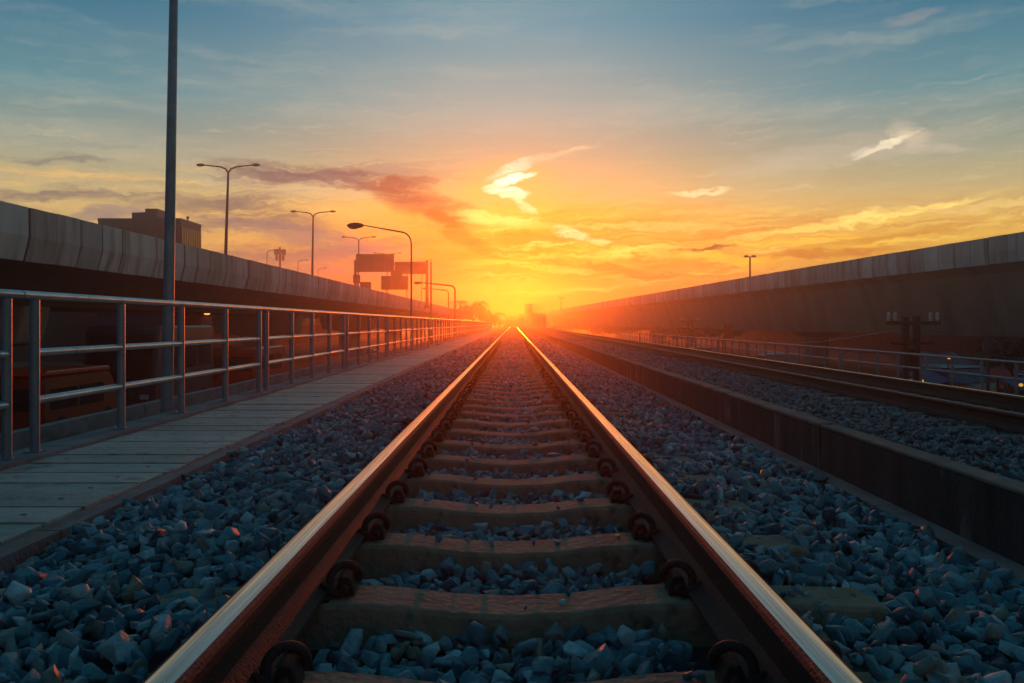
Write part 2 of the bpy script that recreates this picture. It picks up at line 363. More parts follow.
blob(510, 181, 27, 6.5, 14, WHITE, 1.0, 1.7, fine=.6, soft=.0)
blob(513, 194, 25, 6.5, -8, WHITE, 1.0, 1.5, fine=.7, soft=.0)
blob(524, 204, 20, 5, -48, (255, 238, 180), .85, 1.1, fine=.6, soft=0.0)
blob(496, 220, 56, 9, -5, (255, 226, 120), .95, 1.15, fine=.5, soft=0.0)
blob(568, 233, 26, 7, -14, (255, 238, 180), .9, 1.1, fine=.4, soft=0.0)
blob(600, 241, 16, 5, -8, (255, 230, 150), .8, 1.0, fine=.4, soft=0.0)
blob(640, 251, 75, 5, 3, (255, 226, 104), .9, 1.1, fine=.5, soft=0.0)
blob(730, 259, 75, 6, -4, (255, 208, 60), .85, 1.1, soft=0.0)
blob(700, 191, 34, 3.6, 2, (255, 232, 180), .75, 1.1, fine=.9, soft=0.0)
blob(840, 152, 130, 16, 5, (208, 194, 172), .6, 1.0, fine=.7, soft=0.0)
blob(884, 144, 36, 4.2, 22, (255, 238, 200), 1.0, 1.35, fine=.7, soft=0.0)
blob(868, 149, 30, 4, 12, (240, 222, 204), .8, 1.0, fine=.5, soft=0.0)
blob(908, 134, 26, 12, -32, (240, 220, 190), .5, 1.0, fine=1.0, soft=0.0)
blob(934, 150, 40, 6, -4, (216, 200, 180), .6, 1.0, fine=.7, soft=0.0)
blob(870, 217, 130, 5.5, 8, (255, 220, 124), 1.0, 1.15, fine=.45, soft=.05)
blob(780, 232, 80, 5, 9, (255, 212, 100), .8, 1.05, fine=.5, soft=0.0)
blob(985, 207, 80, 4.5, 2, (244, 204, 130), .75, 1.0, fine=.5, soft=0.0)
blob(640, 226, 110, 4, -2, (252, 208, 116), .7, 1.0, fine=.6, soft=0.0)
blob(912, 17, 30, 7, 4, (170, 166, 168), .5, 1.0, fine=.8, soft=0.0)
gn = mth('ADD', mth('MULTIPLY', mth('MULTIPLY', mth('MULTIPLY', sstep(EL, 1.7, 4.0), sstep(EL, 12.0, 6.5)), mth('ADD', mth('MULTIPLY', wc, .1), .9)), .42), 1.0)
cg = NN.new('ShaderNodeCombineXYZ'); sk(gn, cg.inputs[0]); sk(mth('MULTIPLY', gn, 1.0), cg.inputs[1]); sk(mth('SUBTRACT', mth('MULTIPLY', gn, .55), -.45), cg.inputs[2])
sky = mixc(1.0, sky, cg.outputs[0], 'MULTIPLY')
# the hemisphere under the horizon is dull haze
sky = mixc(sstep(EL, 0.0, -3.0), sky, lin((150, 84, 50)))
nish = NN.new('ShaderNodeTexSky'); nish.sky_type = 'NISHITA'; nish.sun_disc = False
nish.sun_elevation = R(SUN_EL); nish.sun_rotation = R(SUN_AZ); nish.air_density = 1.4; nish.dust_density = 3.0; nish.ozone_density = 2.0
b1 = NN.new('ShaderNodeBackground'); LL.new(nish.outputs[0], b1.inputs[0]); b1.inputs[1].default_value = .05
b2 = NN.new('ShaderNodeBackground'); LL.new(sky, b2.inputs[0]); b2.inputs[1].default_value = 1.0
mxs = NN.new('ShaderNodeMixShader'); mxs.inputs[0].default_value = .92; LL.new(b1.outputs[0], mxs.inputs[1]); LL.new(b2.outputs[0], mxs.inputs[2])
wo = NN.new('ShaderNodeOutputWorld'); LL.new(mxs.outputs[0], wo.inputs[0])

sl = bpy.data.lights.new('sun', 'SUN'); so = bpy.data.objects.new('sun', sl); col.objects.link(so)
sl.energy = 1.9; sl.angle = R(.6); sl.color = (1.0, .098, .003)
so.rotation_euler = (-R(90 - SUN_EL), 0, -R(SUN_AZ))
so.location = (0, 300, 60)

# ------------------------------------------------------------------ haze
hz = MB().box(-300, 300, -60, 268, GZ - 1.2, 12.4).build('haze', [], kind='stuff')
hz['label'] = 'warm evening haze over the railway and flyovers'; hz['category'] = 'haze'
hm = bpy.data.materials.new('evening_haze'); hm.use_nodes = True; hn = hm.node_tree.nodes; hn.clear()
pv = hn.new('ShaderNodeVolumePrincipled'); pv.inputs['Color'].default_value = (.93, .90, .88, 1); pv.inputs['Density'].default_value = .0037; pv.inputs['Anisotropy'].default_value = .88
ho = hn.new('ShaderNodeOutputMaterial'); hm.node_tree.links.new(pv.outputs[0], ho.inputs['Volume']); hz.data.materials.append(hm)

# ------------------------------------------------------------------ ground and roads
g = MB(); g.add([(-290, -50, GZ), (290, -50, GZ), (290, 262, GZ), (-290, 262, GZ)], [(0, 1, 2, 3)])
struct(g, 'ground', M['ground'])
for nm, x0, x1 in (('left_road', -30.0, -6.4), ('right_road', 9.6, 18.0)):
    r_ = MB(); r_.add([(x0, -45, GZ + .004), (x1, -45, GZ + .004), (x1, 260, GZ + .004), (x0, 260, GZ + .004)], [(0, 1, 2, 3)])
    struct(r_, nm, M['asphalt'])
mk = MB()
for xl in (-9.6, -13.0, 13.6):
    for y in range(-20, 160, 8): mk.add([(xl - .07, y, GZ + .008), (xl + .07, y, GZ + .008), (xl + .07, y + 3, GZ + .008), (xl - .07, y + 3, GZ + .008)], [(0, 1, 2, 3)])
struct(mk, 'road_markings', M['paint'])

# track bed: the raised body that carries both tracks, with its walkway
tb = MB()
tb.box(-3.06, -1.77, -6, 258, GZ, -.33).box(-1.77, 1.66, -6, 258, GZ, -.42).box(1.66, 1.868, -6, 258, GZ, -.40).box(1.868, 8.3, -6, 258, GZ, -.80)
struct(tb, 'track_bed', M['kerb'])
wk = MB(); y = 1.35; random.seed(3)
while y < 170:
    x0, x1, dz = -2.78 + random.uniform(-.008, .004), -1.876 + random.uniform(-.004, .008), random.uniform(-.006, .004)
    wk.box(x0, x1, y + .013, y + .288, WZ - .07, WZ + dz)
    if y < 30:
        for hx in (x0 + .17, x1 - .17):
            hx += random.uniform(-.02, .02); hy = y + .15 + random.uniform(-.02, .02)
            P = [(hx + .017 * math.cos(a * .785), hy + .009 * math.sin(a * .785), WZ + dz + .004) for a in range(8)]
            wk.add(P, [tuple(range(8))], 1)
    y += .301
y = 1.0
while y < 170:
    L_ = 2.4; wk.box(-1.872, -1.775, y, y + L_ - .012, -.33, WZ - .012, 2); y += L_
y = 0.6
while y < 170:
    L_ = 4.91; wk.box(-3.055, -2.792, y, y + L_ - .015, -.33, WZ + .02, 2); y += L_
struct(wk, 'walkway', [M['slab'], M['tyre'], M['kerb']])
led = MB(); y = 1.0
while y < 200:
    led.box(1.66, 1.766, y, y + 2.99, -.44, -.268); y += 3.0
struct(led, 'drain_ledge', M['kerb'])
fw = MB(); fw.box(6.5, 8.2, 2, 200, -.80, -.72); struct(fw, 'service_path', M['kerb'])

wl = empty('retaining_wall', (1.82, 1, -.40), 'low dark stained concrete wall with coping coloured as lit between the two tracks', 'wall')
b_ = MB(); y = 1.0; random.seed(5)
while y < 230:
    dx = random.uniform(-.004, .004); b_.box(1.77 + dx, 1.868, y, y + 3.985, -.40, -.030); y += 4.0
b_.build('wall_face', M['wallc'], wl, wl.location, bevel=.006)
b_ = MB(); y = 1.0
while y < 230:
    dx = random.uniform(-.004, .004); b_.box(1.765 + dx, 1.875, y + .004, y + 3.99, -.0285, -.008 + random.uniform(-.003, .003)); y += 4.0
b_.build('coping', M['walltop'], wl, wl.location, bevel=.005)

# ------------------------------------------------------------------ rails
RP = [(.0675, 0), (.0675, .010), (.022, .026), (.009, .042), (.009, .104), (.020, .114), (.0355, .119), (.037, .138), (.033, .147), (.024, .1515), (.0, .1528)]
RP = RP + [(-x, z) for x, z in reversed(RP[:-1])]
def rail(x, ztop, y0, y1, label, group, shine='shine'):
    n = len(RP); ys = list(np.linspace(y0, y1, 40)); m = MB()
    P = [(px, yy, pz - .1528 + ztop) for yy in ys for px, pz in RP]
    m.add(P, [], 0)
    for a in range(len(ys) - 1):
        for i in range(n):
            j = (i + 1) % n; top = min(RP[i][1], RP[j][1]) > .1505
            m.f.append((a * n + i, a * n + j, (a + 1) * n + j, (a + 1) * n + i)); m.m.append(1 if top else 0)
    m.f.append(tuple(range(n))); m.m.append(0); m.f.append(tuple((len(ys) - 1) * n + i for i in range(n - 1, -1, -1))); m.m.append(0)
    o = m.build('rail', [M['rust'], M[shine]], smooth=24); o.location = (x, 0, 0)
    return tag(o, label, 'rail', group)
RO = .549
rail(TC - RO, 0, -3, 256, 'rusty rail with polished gold top, on the walkway side of the nearer track', 'rails of the two tracks')
rail(TC + RO, 0, -3, 256, 'rusty rail with polished gold top, between nearer sleepers and the low dark wall', 'rails of the two tracks')
Z2 = -.21
rail(4.40, Z2, -3, 256, 'dark rail of the farther track, on the side of the low wall', 'rails of the two tracks', 'dull')
rail(5.47, Z2, -3, 256, 'dark rail with thin bright edge, farther track, on the street side', 'rails of the two tracks')

# ------------------------------------------------------------------ sleepers and clips
def sleeper_mesh(dip, ztop, half, name, m):
    xs = [-half, -half + .02, -.78, -.62, -.40, -.30, -.16, 0, .16, .30, .40, .62, .78, half - .02, half]
    zs = [-.020, -.012, -.004, 0, 0, -.006, -.024, -.030, -.024, -.006, 0, 0, -.004, -.012, -.020]
    ring = []
    for x, z in zip(xs, zs):
        z = ztop + z * dip; ring.append([(x, -.125, ztop - .21), (x, -.092, z - .012), (x, -.083, z), (x, .083, z), (x, .092, z - .012), (x, .125, ztop - .21)])
    b = MB(); n = 6; k = len(xs); b.add([p for r in ring for p in r], [], 0)
    for a in range(k - 1):
        for i in range(n): b.f.append((a * n + i, a * n + (i + 1) % n, (a + 1) * n + (i + 1) % n, (a + 1) * n + i)); b.m.append(0)
    b.f += [tuple(range(n)), tuple((k - 1) * n + i for i in range(n))]; b.m += [0, 0]
    return b
ST = -.163
def clip_mesh(s):      # spring clip beside the rail foot; s = side the clip lies on, seen from the rail
    b = MB()
    loop = [(.058, -.060, .026), (.058, .010, .026), (.062, .040, .030), (.082, .052, .040)]
    for k in range(0, 12):                       # the big ring of the clip, seen end-on along the rail
        w_ = -.5 + k * .47
        loop.append((.048 + .040 * math.cos(w_), .054 - .0088 * k, .047 + .040 * math.sin(w_)))
    loop += [(-.006, -.030, .030), (-.012, .000, .026), (-.006, .034, .026)]
    pts = [Vector((s * x, y, z)) for x, y, z in loop]; fine = []
    for i in range(len(pts) - 1):
        p0, p1, p2, p3 = pts[max(i - 1, 0)], pts[i], pts[i + 1], pts[min(i + 2, len(pts) - 1)]
        for t in (0, .34, .67):
            fine.append(.5 * ((2 * p1) + (p2 - p0) * t + (2 * p0 - 5 * p1 + 4 * p2 - p3) * t * t + (3 * p1 - p0 - 3 * p2 + p3) * t ** 3))
    b.tube(fine + [pts[-1]], .0128, 8)
    return b
def shoulder_mesh(s):
    b = MB(); b.prism([(s * .026, 0), (s * .088, 0), (s * .084, .026), (s * .072, .058), (s * .042, .060), (s * .030, .030)], 'y', -.030, .040)
    b.box(min(s * -.02, s * .03), max(s * -.02, s * .03), -.055, .055, .012, .022)
    return b
first = tag(sleeper_mesh(1, 0, 1.0, 'railway_sleeper', None).build('railway_sleeper', M['sleeper'], bevel=.0035), '', 'sleeper')
clips = []
for k, (xr, s) in enumerate(((-RO, 1), (RO, -1), (-RO, -1), (RO, 1))):
    c = clip_mesh(s).build('rail_clip', M['clip'], first, smooth=50); c.location = (xr + s * .052, 0, .002); c.scale = (.86, .95, .86)
    sh = shoulder_mesh(s).build('clip_shoulder', M['clip'], c, bevel=.004); clips.append(c)
    p_ = MB(); p_.box(-.07, .07, -.075, .075, 0, .0098); 
pads = []
for xr in (-RO, RO):
    p_ = MB().box(-.0665, .0665, -.078, .078, 0.0, .0098).build('rail_pad', M['tyre'], first); p_.location = (xr, 0, .001); pads.append(p_)
SY = [1.75 + .604 * i for i in range(190)]
for i, y in enumerate(SY):
    if i == 0: o = first
    else:
        o = first.copy(); col.objects.link(o)
        for c in (clips if i < 26 else clips[:2] if i < 50 else []): dup(c, o)
        if i < 26:
            for c in pads: dup(c, o)
    o.location = (TC + random.uniform(-.012, .012), y, ST); o.rotation_euler.z = random.uniform(-.008, .008)
    o['group'] = 'concrete sleepers of the nearer track'
    o['label'] = (nth(i) + ' brown concrete sleeper of the nearer track, counted from the camera') if i < 14 else 'brown concrete sleeper far along the nearer track, beyond the clear ones'
s2 = sleeper_mesh(.4, 0, 1.0, 'railway_sleeper', None).build('railway_sleeper', M['sleeper_old'], bevel=.006)
for i in range(110):
    o = s2 if i == 0 else s2.copy()
    if i: col.objects.link(o)
    o.location = (4.935 + random.uniform(-.03, .03), 4.2 + .62 * i, Z2 - .163); o.rotation_euler.z = random.uniform(-.01, .01)
    tag(o, 'dusty grey concrete sleeper under the dark rails of the farther track', 'sleeper', 'sleepers of the farther track')

# ------------------------------------------------------------------ ballast
def protos(n, bev, seed):
    out = []; r = np.random.default_rng(seed)
    for _ in range(n):
        k = r.integers(10, 15); p = r.normal(size=(k, 3)); p /= np.linalg.norm(p, axis=1)[:, None]
        p = np.sign(p) * np.abs(p) ** .62 * np.array([1, r.uniform(.5, .92), r.uniform(.32, .68)]) * r.uniform(.82, 1.05, (k, 1))
        bm = bmesh.new()
        for v in p: bm.verts.new(v)
        h = bmesh.ops.convex_hull(bm, input=bm.verts)
        bmesh.ops.delete(bm, geom=[v for v in bm.verts if not v.link_faces], context='VERTS')
        bmesh.ops.dissolve_limit(bm, angle_limit=.2, verts=bm.verts, edges=bm.edges)
        if bev: bmesh.ops.bevel(bm, geom=list(bm.edges), offset=.016, segments=1, affect='EDGES', clamp_overlap=True)
        bmesh.ops.triangulate(bm, faces=bm.faces); bmesh.ops.recalc_face_normals(bm, faces=bm.faces)
        bm.verts.index_update()
        out.append((np.array([v.co[:] for v in bm.verts]), np.array([[v.index for v in f.verts] for f in bm.faces]))); bm.free()
    return out
HI, LO = protos(16, True, 4), protos(14, False, 5)
def scatter(P, S, pr):
    """P centres, S half sizes -> (verts, tris)"""
    n = len(P); q_ = rng.normal(size=(n, 4)); q_[:, 1:3] *= .42; q_ /= np.linalg.norm(q_, axis=1)[:, None]
    a, b, c, d = q_.T
    Rm = np.stack([np.stack([1 - 2 * (c * c + d * d), 2 * (b * c - a * d), 2 * (b * d + a * c)], -1),
                   np.stack([2 * (b * c + a * d), 1 - 2 * (b * b + d * d), 2 * (c * d - a * b)], -1),
                   np.stack([2 * (b * d - a * c), 2 * (c * d + a * b), 1 - 2 * (b * b + c * c)], -1)], -2)
    which = rng.integers(0, len(pr), n); V, T, off = [], [], 0
    for k, (v, t) in enumerate(pr):
        ix = np.nonzero(which == k)[0]
        if not len(ix): continue
        X = np.einsum('nij,vj->nvi', Rm[ix], v) * S[ix, None, None] + P[ix, None, :]
        V.append(X.reshape(-1, 3)); T.append((t[None] + (np.arange(len(ix)) * len(v))[:, None, None] + off).reshape(-1, 3)); off += len(ix) * len(v)
    return np.concatenate(V), np.concatenate(T)
def tri_mesh(name, parts, mats, mids):
    V, T, MI, off = [], [], [], 0
    for (v, t), mi in zip(parts, mids):
        V.append(v); T.append(t + off); MI.append(np.full(len(t), mi, np.int32)); off += len(v)
    V, T, MI = np.concatenate(V), np.concatenate(T), np.concatenate(MI)
    me = bpy.data.meshes.new(name); me.vertices.add(len(V)); me.vertices.foreach_set('co', V.astype(np.float32).ravel())
    me.loops.add(len(T) * 3); me.loops.foreach_set('vertex_index', T.astype(np.int32).ravel())
    me.polygons.add(len(T)); me.polygons.foreach_set('loop_start', np.arange(0, len(T) * 3, 3, dtype=np.int32))
    for m in mats: me.materials.append(m)
    me.polygons.foreach_set('material_index', MI); me.update(calc_edges=True); me.validate()
    o = bpy.data.objects.new(name, me); col.objects.link(o); return o
def lump(x, y):
    return .016 * np.sin(x * 7.3 + 1.7 * np.sin(y * 2.1)) * np.cos(y * 4.9 + 1.1) + .012 * np.sin(y * 9.1 + x * 5.2)
def level(x, y):
    d = x - TC; z = -.252 + .040 * np.clip((y - 3.5) / 5, 0, 1)
    left = -.150 - .125 * np.clip((-d - .75) / .95, 0, 1) ** 1.3
    right = -.170 - .11 * np.clip((d - .75) / .85, 0, 1)
    k = np.clip((np.abs(d) - .56) / .1, 0, 1)
    z = z * (1 - k) + np.where(d < 0, left, right) * k
    return z + lump(x, y) * np.where(np.abs(d) < .5, .6, 1)
def level2(x, y):
    z = np.full_like(x, -.40)
    z = np.where(np.abs(x - 4.935) < .45, -.43, z); z = np.where(x > 5.9, -.40 - .5 * (x - 5.9), z); z = np.where(x < 2.3, -.36, z)
    return z + lump(x, y) * .8
def sheet(xs, ys, fn, dz):
    X, Y = np.meshgrid(xs, ys); Z = fn(X, Y) + dz; V = np.stack([X, Y, Z], -1).reshape(-1, 3); n, k = len(xs), len(ys)
    i = (np.arange(k - 1)[:, None] * n + np.arange(n - 1)[None]).ravel()
    return V, np.concatenate([np.stack([i, i + 1, i + n + 1], -1), np.stack([i, i + n + 1, i + n], -1)])
def cloud(x0, x1, y0, y1, dens, smin, smax, fn, keep, pr, lift=0.0):
    n = int((x1 - x0) * (y1 - y0) * dens); gx = max(1, int(math.sqrt(n * (x1 - x0) / (y1 - y0)))); gy = max(1, n // gx)
    X, Y = np.meshgrid((np.arange(gx) + .5) / gx, (np.arange(gy) + .5) / gy)
    X = X.ravel() + rng.uniform(-.75, .75, X.size) / gx; Y = Y.ravel() + rng.uniform(-.75, .75, Y.size) / gy
    X = np.clip(x0 + X * (x1 - x0), x0, x1); Y = y0 + Y * (y1 - y0)
    k = keep(X, Y); X, Y = X[k], Y[k]
    S = smin + (smax - smin) * rng.beta(1.6, 3.0, X.size); Z = fn(X, Y) + rng.uniform(-.030, .014, X.size) + lift + .1 * S
    return scatter(np.stack([X, Y, Z], -1), S, pr)
def keep1(x, y):
    d = np.abs(x - TC); on_rail = np.abs(d - RO) < .105
    ph = np.abs(((y - SY[0]) + .302) % .604 - .302); on_sl = (ph < .105) & (d < .60)
    end = (ph < .125) & (x - TC > .5) & (x - TC < .96) & (rng.random(x.shape) < .62)
    clipz = (ph < .13) & (np.abs(d - RO) < .2)
    return ~(on_rail | on_sl | end | clipz)
def keep2(x, y):
    d = np.abs(x - 4.935); ph = np.abs(((y - 4.2) + .31) % .62 - .31)
    return ~((np.abs(d - RO) < .09) | ((ph < .10) & (d < .93)))
ys = np.concatenate([np.arange(1.0, 16, .12), np.arange(16, 60, .5), np.arange(60, 256, 4)])
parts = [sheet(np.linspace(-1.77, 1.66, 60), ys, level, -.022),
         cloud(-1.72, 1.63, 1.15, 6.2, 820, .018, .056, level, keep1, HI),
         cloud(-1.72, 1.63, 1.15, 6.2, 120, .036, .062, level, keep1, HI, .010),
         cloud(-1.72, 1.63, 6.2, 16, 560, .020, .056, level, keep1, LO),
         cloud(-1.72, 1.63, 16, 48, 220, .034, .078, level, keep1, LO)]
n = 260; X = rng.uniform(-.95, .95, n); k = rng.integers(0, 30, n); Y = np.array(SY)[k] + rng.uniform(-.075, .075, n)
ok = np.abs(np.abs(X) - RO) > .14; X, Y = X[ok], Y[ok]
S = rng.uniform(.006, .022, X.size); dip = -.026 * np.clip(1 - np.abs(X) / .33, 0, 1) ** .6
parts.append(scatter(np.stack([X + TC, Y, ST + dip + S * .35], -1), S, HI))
o = tri_mesh('ballast', parts, [M['stone'], M['gap_shade_dirt']], [1, 0, 0, 0, 0, 0])
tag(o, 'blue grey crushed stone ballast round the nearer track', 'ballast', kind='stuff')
parts = [sheet(np.linspace(1.868, 6.5, 50), ys, level2, -.02),
         cloud(1.89, 6.5, 4.6, 15, 330, .026, .062, level2, keep2, LO),
         cloud(1.89, 6.5, 15, 45, 130, .04, .08, level2, keep2, LO)]
o = tri_mesh('ballast', parts, [M['stone2'], M['gap_shade_dirt']], [1, 0, 0])
tag(o, 'dull grey stone ballast behind the low wall, round the farther track', 'ballast', kind='stuff')

# ------------------------------------------------------------------ railings
def railing_panel(bays, bay, h, rails, gap, rr=.023, pr=.027, rm_='steel'):
    t = empty('railing_panel', (0, 0, 0), '', 'railing')
    L_ = bays * bay
    p = MB().tube([(0, 0, 0), (0, 0, h - rr)], pr, 10); p.box(-.045, .045, -.045, .045, 0, .01)
    p0 = p.build('post', M['post_steel'], t, smooth=40)
    for i in range(1, bays + 1):
        c = p0.copy(); col.objects.link(c); c.parent = t; c.location = (0, i * bay, 0)
    for k, z in enumerate(rails):
        e = gap / 2 - .006 if k == 0 else 0
        r_ = MB().tube([(0, -e, z), (0, L_ + e, z)], rr if k == 0 else rr * .94, 10).build('top_rail' if k == 0 else 'mid_rail', M[rm_], t, smooth=40)
    return t
LX = -2.90; HB = WZ + .02
pan = railing_panel(4, 1.155, .742 - HB, [.742 - HB, .395 - HB, .105 - HB], .29, .026, .029)
for i in range(24):
    o = pan if i == 0 else dup(pan)
    o.location = (LX, .33 + 4.91 * i, HB)
    o['group'] = 'railing panels along the walkway'
    o['label'] = 'grey steel railing panel on the walkway, cut off by the left edge of the photo' if i == 0 else 'blue grey three-bar railing panel on the walkway, ' + nth(i - 1) + ' full one from the camera'
pan2 = railing_panel(4, .94, .72, [.715, .46, .205], .2, .02, .023, 'post_steel')
for i in range(14):
    o = pan2 if i == 0 else dup(pan2)
    o.location = (7.5, 8.0 + 3.96 * i, -.72)
    o['group'] = 'railing panels beyond the farther track'
    o['label'] = 'grey railing panel beyond the farther track, ' + nth(i) + ' one from the right edge'

# ------------------------------------------------------------------ flyovers
def curve_pts(ctrl, step):
    c = [Vector((x, y, 0)) for y, x in ctrl]; out = []
    for i in range(len(c) - 1):
        p0, p1, p2, p3 = c[max(i - 1, 0)], c[i], c[i + 1], c[min(i + 2, len(c) - 1)]
        n = max(2, int((p2 - p1).length / 1.0))
        for k in range(n):
            t = k / n; out.append(.5 * ((2 * p1) + (p2 - p0) * t + (2 * p0 - 5 * p1 + 4 * p2 - p3) * t * t + (3 * p1 - p0 - 3 * p2 + p3) * t ** 3))
    out.append(c[-1]); res = [out[0]]; acc = 0
    for a, b in zip(out, out[1:]):
        d = (b - a).length
        while acc + d >= step:
            a = a + (b - a) * ((step - acc) / d); d = (b - a).length; acc = 0; res.append(a.copy())
        acc += d
    return res
def flyover(ctrl, side, label, z_top, z_bot, fold, width, girder_poly, gmat, step, pier_ys, pier_fn, first_i):
    """side: +1 when the visible parapet faces +x. Offsets in polys run from the visible parapet inwards."""
    pts = curve_pts(ctrl, step); n = len(pts); nor = []
    for i in range(n):
        t = (pts[min(i + 1, n - 1)] - pts[max(i - 1, 0)]).normalized(); nor.append(Vector((t.y, -t.x, 0)) * (-side))    # inward
    t = empty('flyover', (pts[0].x, pts[0].y, GZ), label, 'flyover')
    path = [(p.x, p.y, q_.x, q_.y) for p, q_ in zip(pts, nor)]
    deck = MB().sweep(path[::4] + [path[-1]], girder_poly); deck.build('deck', gmat, t, t.location)
    far_poly = [(width, z_bot), (width, z_top - .1), (width - .2, z_top - .1), (width - .2, z_bot)]
    MB().sweep(path[::4] + [path[-1]], far_poly).build('outer_parapet', M['panel'], t, t.location)
    poly = [(.0 + fold, z_bot), (-.01, z_bot + (z_top - z_bot) * .45), (.0, z_top), (.20, z_top), (.20, z_bot)]
    def one(i, mb, g0=.012, g1=.05):
        a, b = path[i], path[i + 1]
        A = tuple(a[k] + (b[k] - a[k]) * g0 / step for k in range(4)); B = tuple(b[k] - (b[k] - a[k]) * g1 / step for k in range(4))
        jz = random.uniform(-.008, .008); jx = random.uniform(-.02, .02)
        mb.sweep([A, B], [(d + jx, z + jz) for d, z in poly])
        C0 = tuple(b[k] - (b[k] - a[k]) * (g1 - .003) / step for k in range(4))
        mb.sweep([C0, b], [(d + .016, z - .012) for d, z in poly], 1)
    cnt = 0; rest = MB()
    for i in range(n - 1):
        if i >= first_i and cnt < 100:
            wide = random.random() < .16
            m = MB(); one(i, m, .012, .11 if wide else .05)
            m.build('parapet_panel', [M['panel'], M['tyre']], t, t.location); cnt += 1
        else: one(i, rest)
    ro = rest.build('parapet_panel', [M['panel'], M['tyre']], t, t.location); ro['kind'] = 'stuff'
    for y in pier_ys:
        i = min(range(n), key=lambda k: abs(pts[k].y - y)); pier_fn(t, pts[i], nor[i])
    return t
def pier_left(t, p, nrm):
    c = p + nrm * 5.6; b = MB(); b.box(c.x - 1.0, c.x + 1.0, p.y - .7, p.y + .7, GZ, -.25)
    o = b.build('pier', M['pier'], t, t.location, bevel=.08)
    cap = MB(); cap.prism([(c.x - 1.0, -.25), (c.x + 1.0, -.25), (c.x + 2.75, -.05), (c.x + 3.0, 1.09), (c.x - 3.0, 1.09), (c.x - 2.75, -.05)], 'y', p.y - .75, p.y + .75)
    cap.build('pier_cap', M['pier'], o, t.location, bevel=.05)
random.seed(21)
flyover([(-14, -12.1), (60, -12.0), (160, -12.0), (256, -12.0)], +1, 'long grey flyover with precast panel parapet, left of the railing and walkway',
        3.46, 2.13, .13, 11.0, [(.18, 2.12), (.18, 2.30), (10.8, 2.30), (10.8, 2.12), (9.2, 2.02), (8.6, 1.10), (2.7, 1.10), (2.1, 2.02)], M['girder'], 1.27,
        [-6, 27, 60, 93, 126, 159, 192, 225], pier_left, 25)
def pier_right(t, p, nrm):
    c = p + nrm * 4.2; b = MB(); b.prism([(c.x + math.cos(a * .524) * .95, c.y + math.sin(a * .524) * .75) for a in range(12)], 'z', GZ, -.46)
    o = b.build('pier', M['pier'], t, t.location, bevel=.03)
    cap = MB(); cap.prism([(c.x - 1.0, -.45), (c.x + 1.0, -.45), (c.x + 1.8, -.012), (c.x - 1.8, -.012)], 'y', p.y - .8, p.y + .8); cap.build('pier_cap', M['pier'], o, t.location, bevel=.04)
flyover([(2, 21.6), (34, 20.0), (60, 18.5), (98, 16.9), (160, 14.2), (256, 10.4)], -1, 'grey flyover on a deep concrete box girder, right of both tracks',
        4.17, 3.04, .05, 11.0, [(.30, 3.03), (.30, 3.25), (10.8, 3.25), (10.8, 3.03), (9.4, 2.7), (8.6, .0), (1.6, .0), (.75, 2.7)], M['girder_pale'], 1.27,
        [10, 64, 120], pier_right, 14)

# ------------------------------------------------------------------ lamps
def head(b, c, s, L_=.62, W=.13, H=.085):          # cobra head, long along x; s = side it points to
    b.ball((c[0] + s * L_ * .5, c[1], c[2]), L_ * .52, W, H, 14, 8)
def arm_pts(x, y, z, s, reach, rise=.2, bend=.35):
    P = [(x, y, z - bend)]
    for k in range(1, 6):
        a = k / 5 * math.pi / 2; P.append((x + s * bend * (1 - math.cos(a)), y, z - bend + bend * math.sin(a)))
    P.append((x + s * reach, y, z + rise)); return P
def single_lamp(x, y, ztop, reach, s, label, group, base, r0=.075, r1=.045, lean=0.0, hl=.62):
    t = empty('street_lamp', (x, y, base), label, 'street lamp', group); o = t.location
    xt = x + lean
    MB().tube([(x, y, base), (xt, y, ztop - .35)], [r0, r1], 12).tube([(x, y, base), (x, y, base + .5)], r0 * 1.5, 12).build('pole', M['post_steel'], t, o, smooth=40)
    MB().tube(arm_pts(xt, y, ztop, s, reach), [r1] * 6 + [r1 * .62], 8).build('arm', M['post_steel'], t, o, smooth=50)
    b = MB(); head(b, (xt + s * (reach - .05), y, ztop + .185), s, hl, .14, .085); h = b.build('lamp_head', M['dark_steel'], t, o, smooth=60)
    MB().ball((xt + s * (reach + hl * .5), y, ztop + .13), hl * .33, .1, .055, 10, 6).build('lamp_lens', M['lamp_glass'], h, o, smooth=60)
    return t
single_lamp(-3.18, 7.9, 4.35, 2.2, -1, 'tall blue grey pole just outside the railing, its top above the photo', 'lamp posts along the railing', -1.1, .058, .036, .085)
single_lamp(-3.07, 26.0, 3.33, 1.48, -1, 'single-arm lamp in front of the sign gantry, large head to the left', 'lamp posts along the railing', -1.0, .038, .022, hl=.50)
single_lamp(-4.05, 60.0, 3.20, 2.3, -1, 'smaller single-arm lamp between the sign gantry and the far trees', 'lamp posts along the railing', GZ, .08, .06)
single_lamp(-6.9, 92.0, 4.1, 2.2, -1, 'tiny single-arm lamp just right of the sign gantry, far off', 'lamp posts along the railing', GZ, .08, .06)
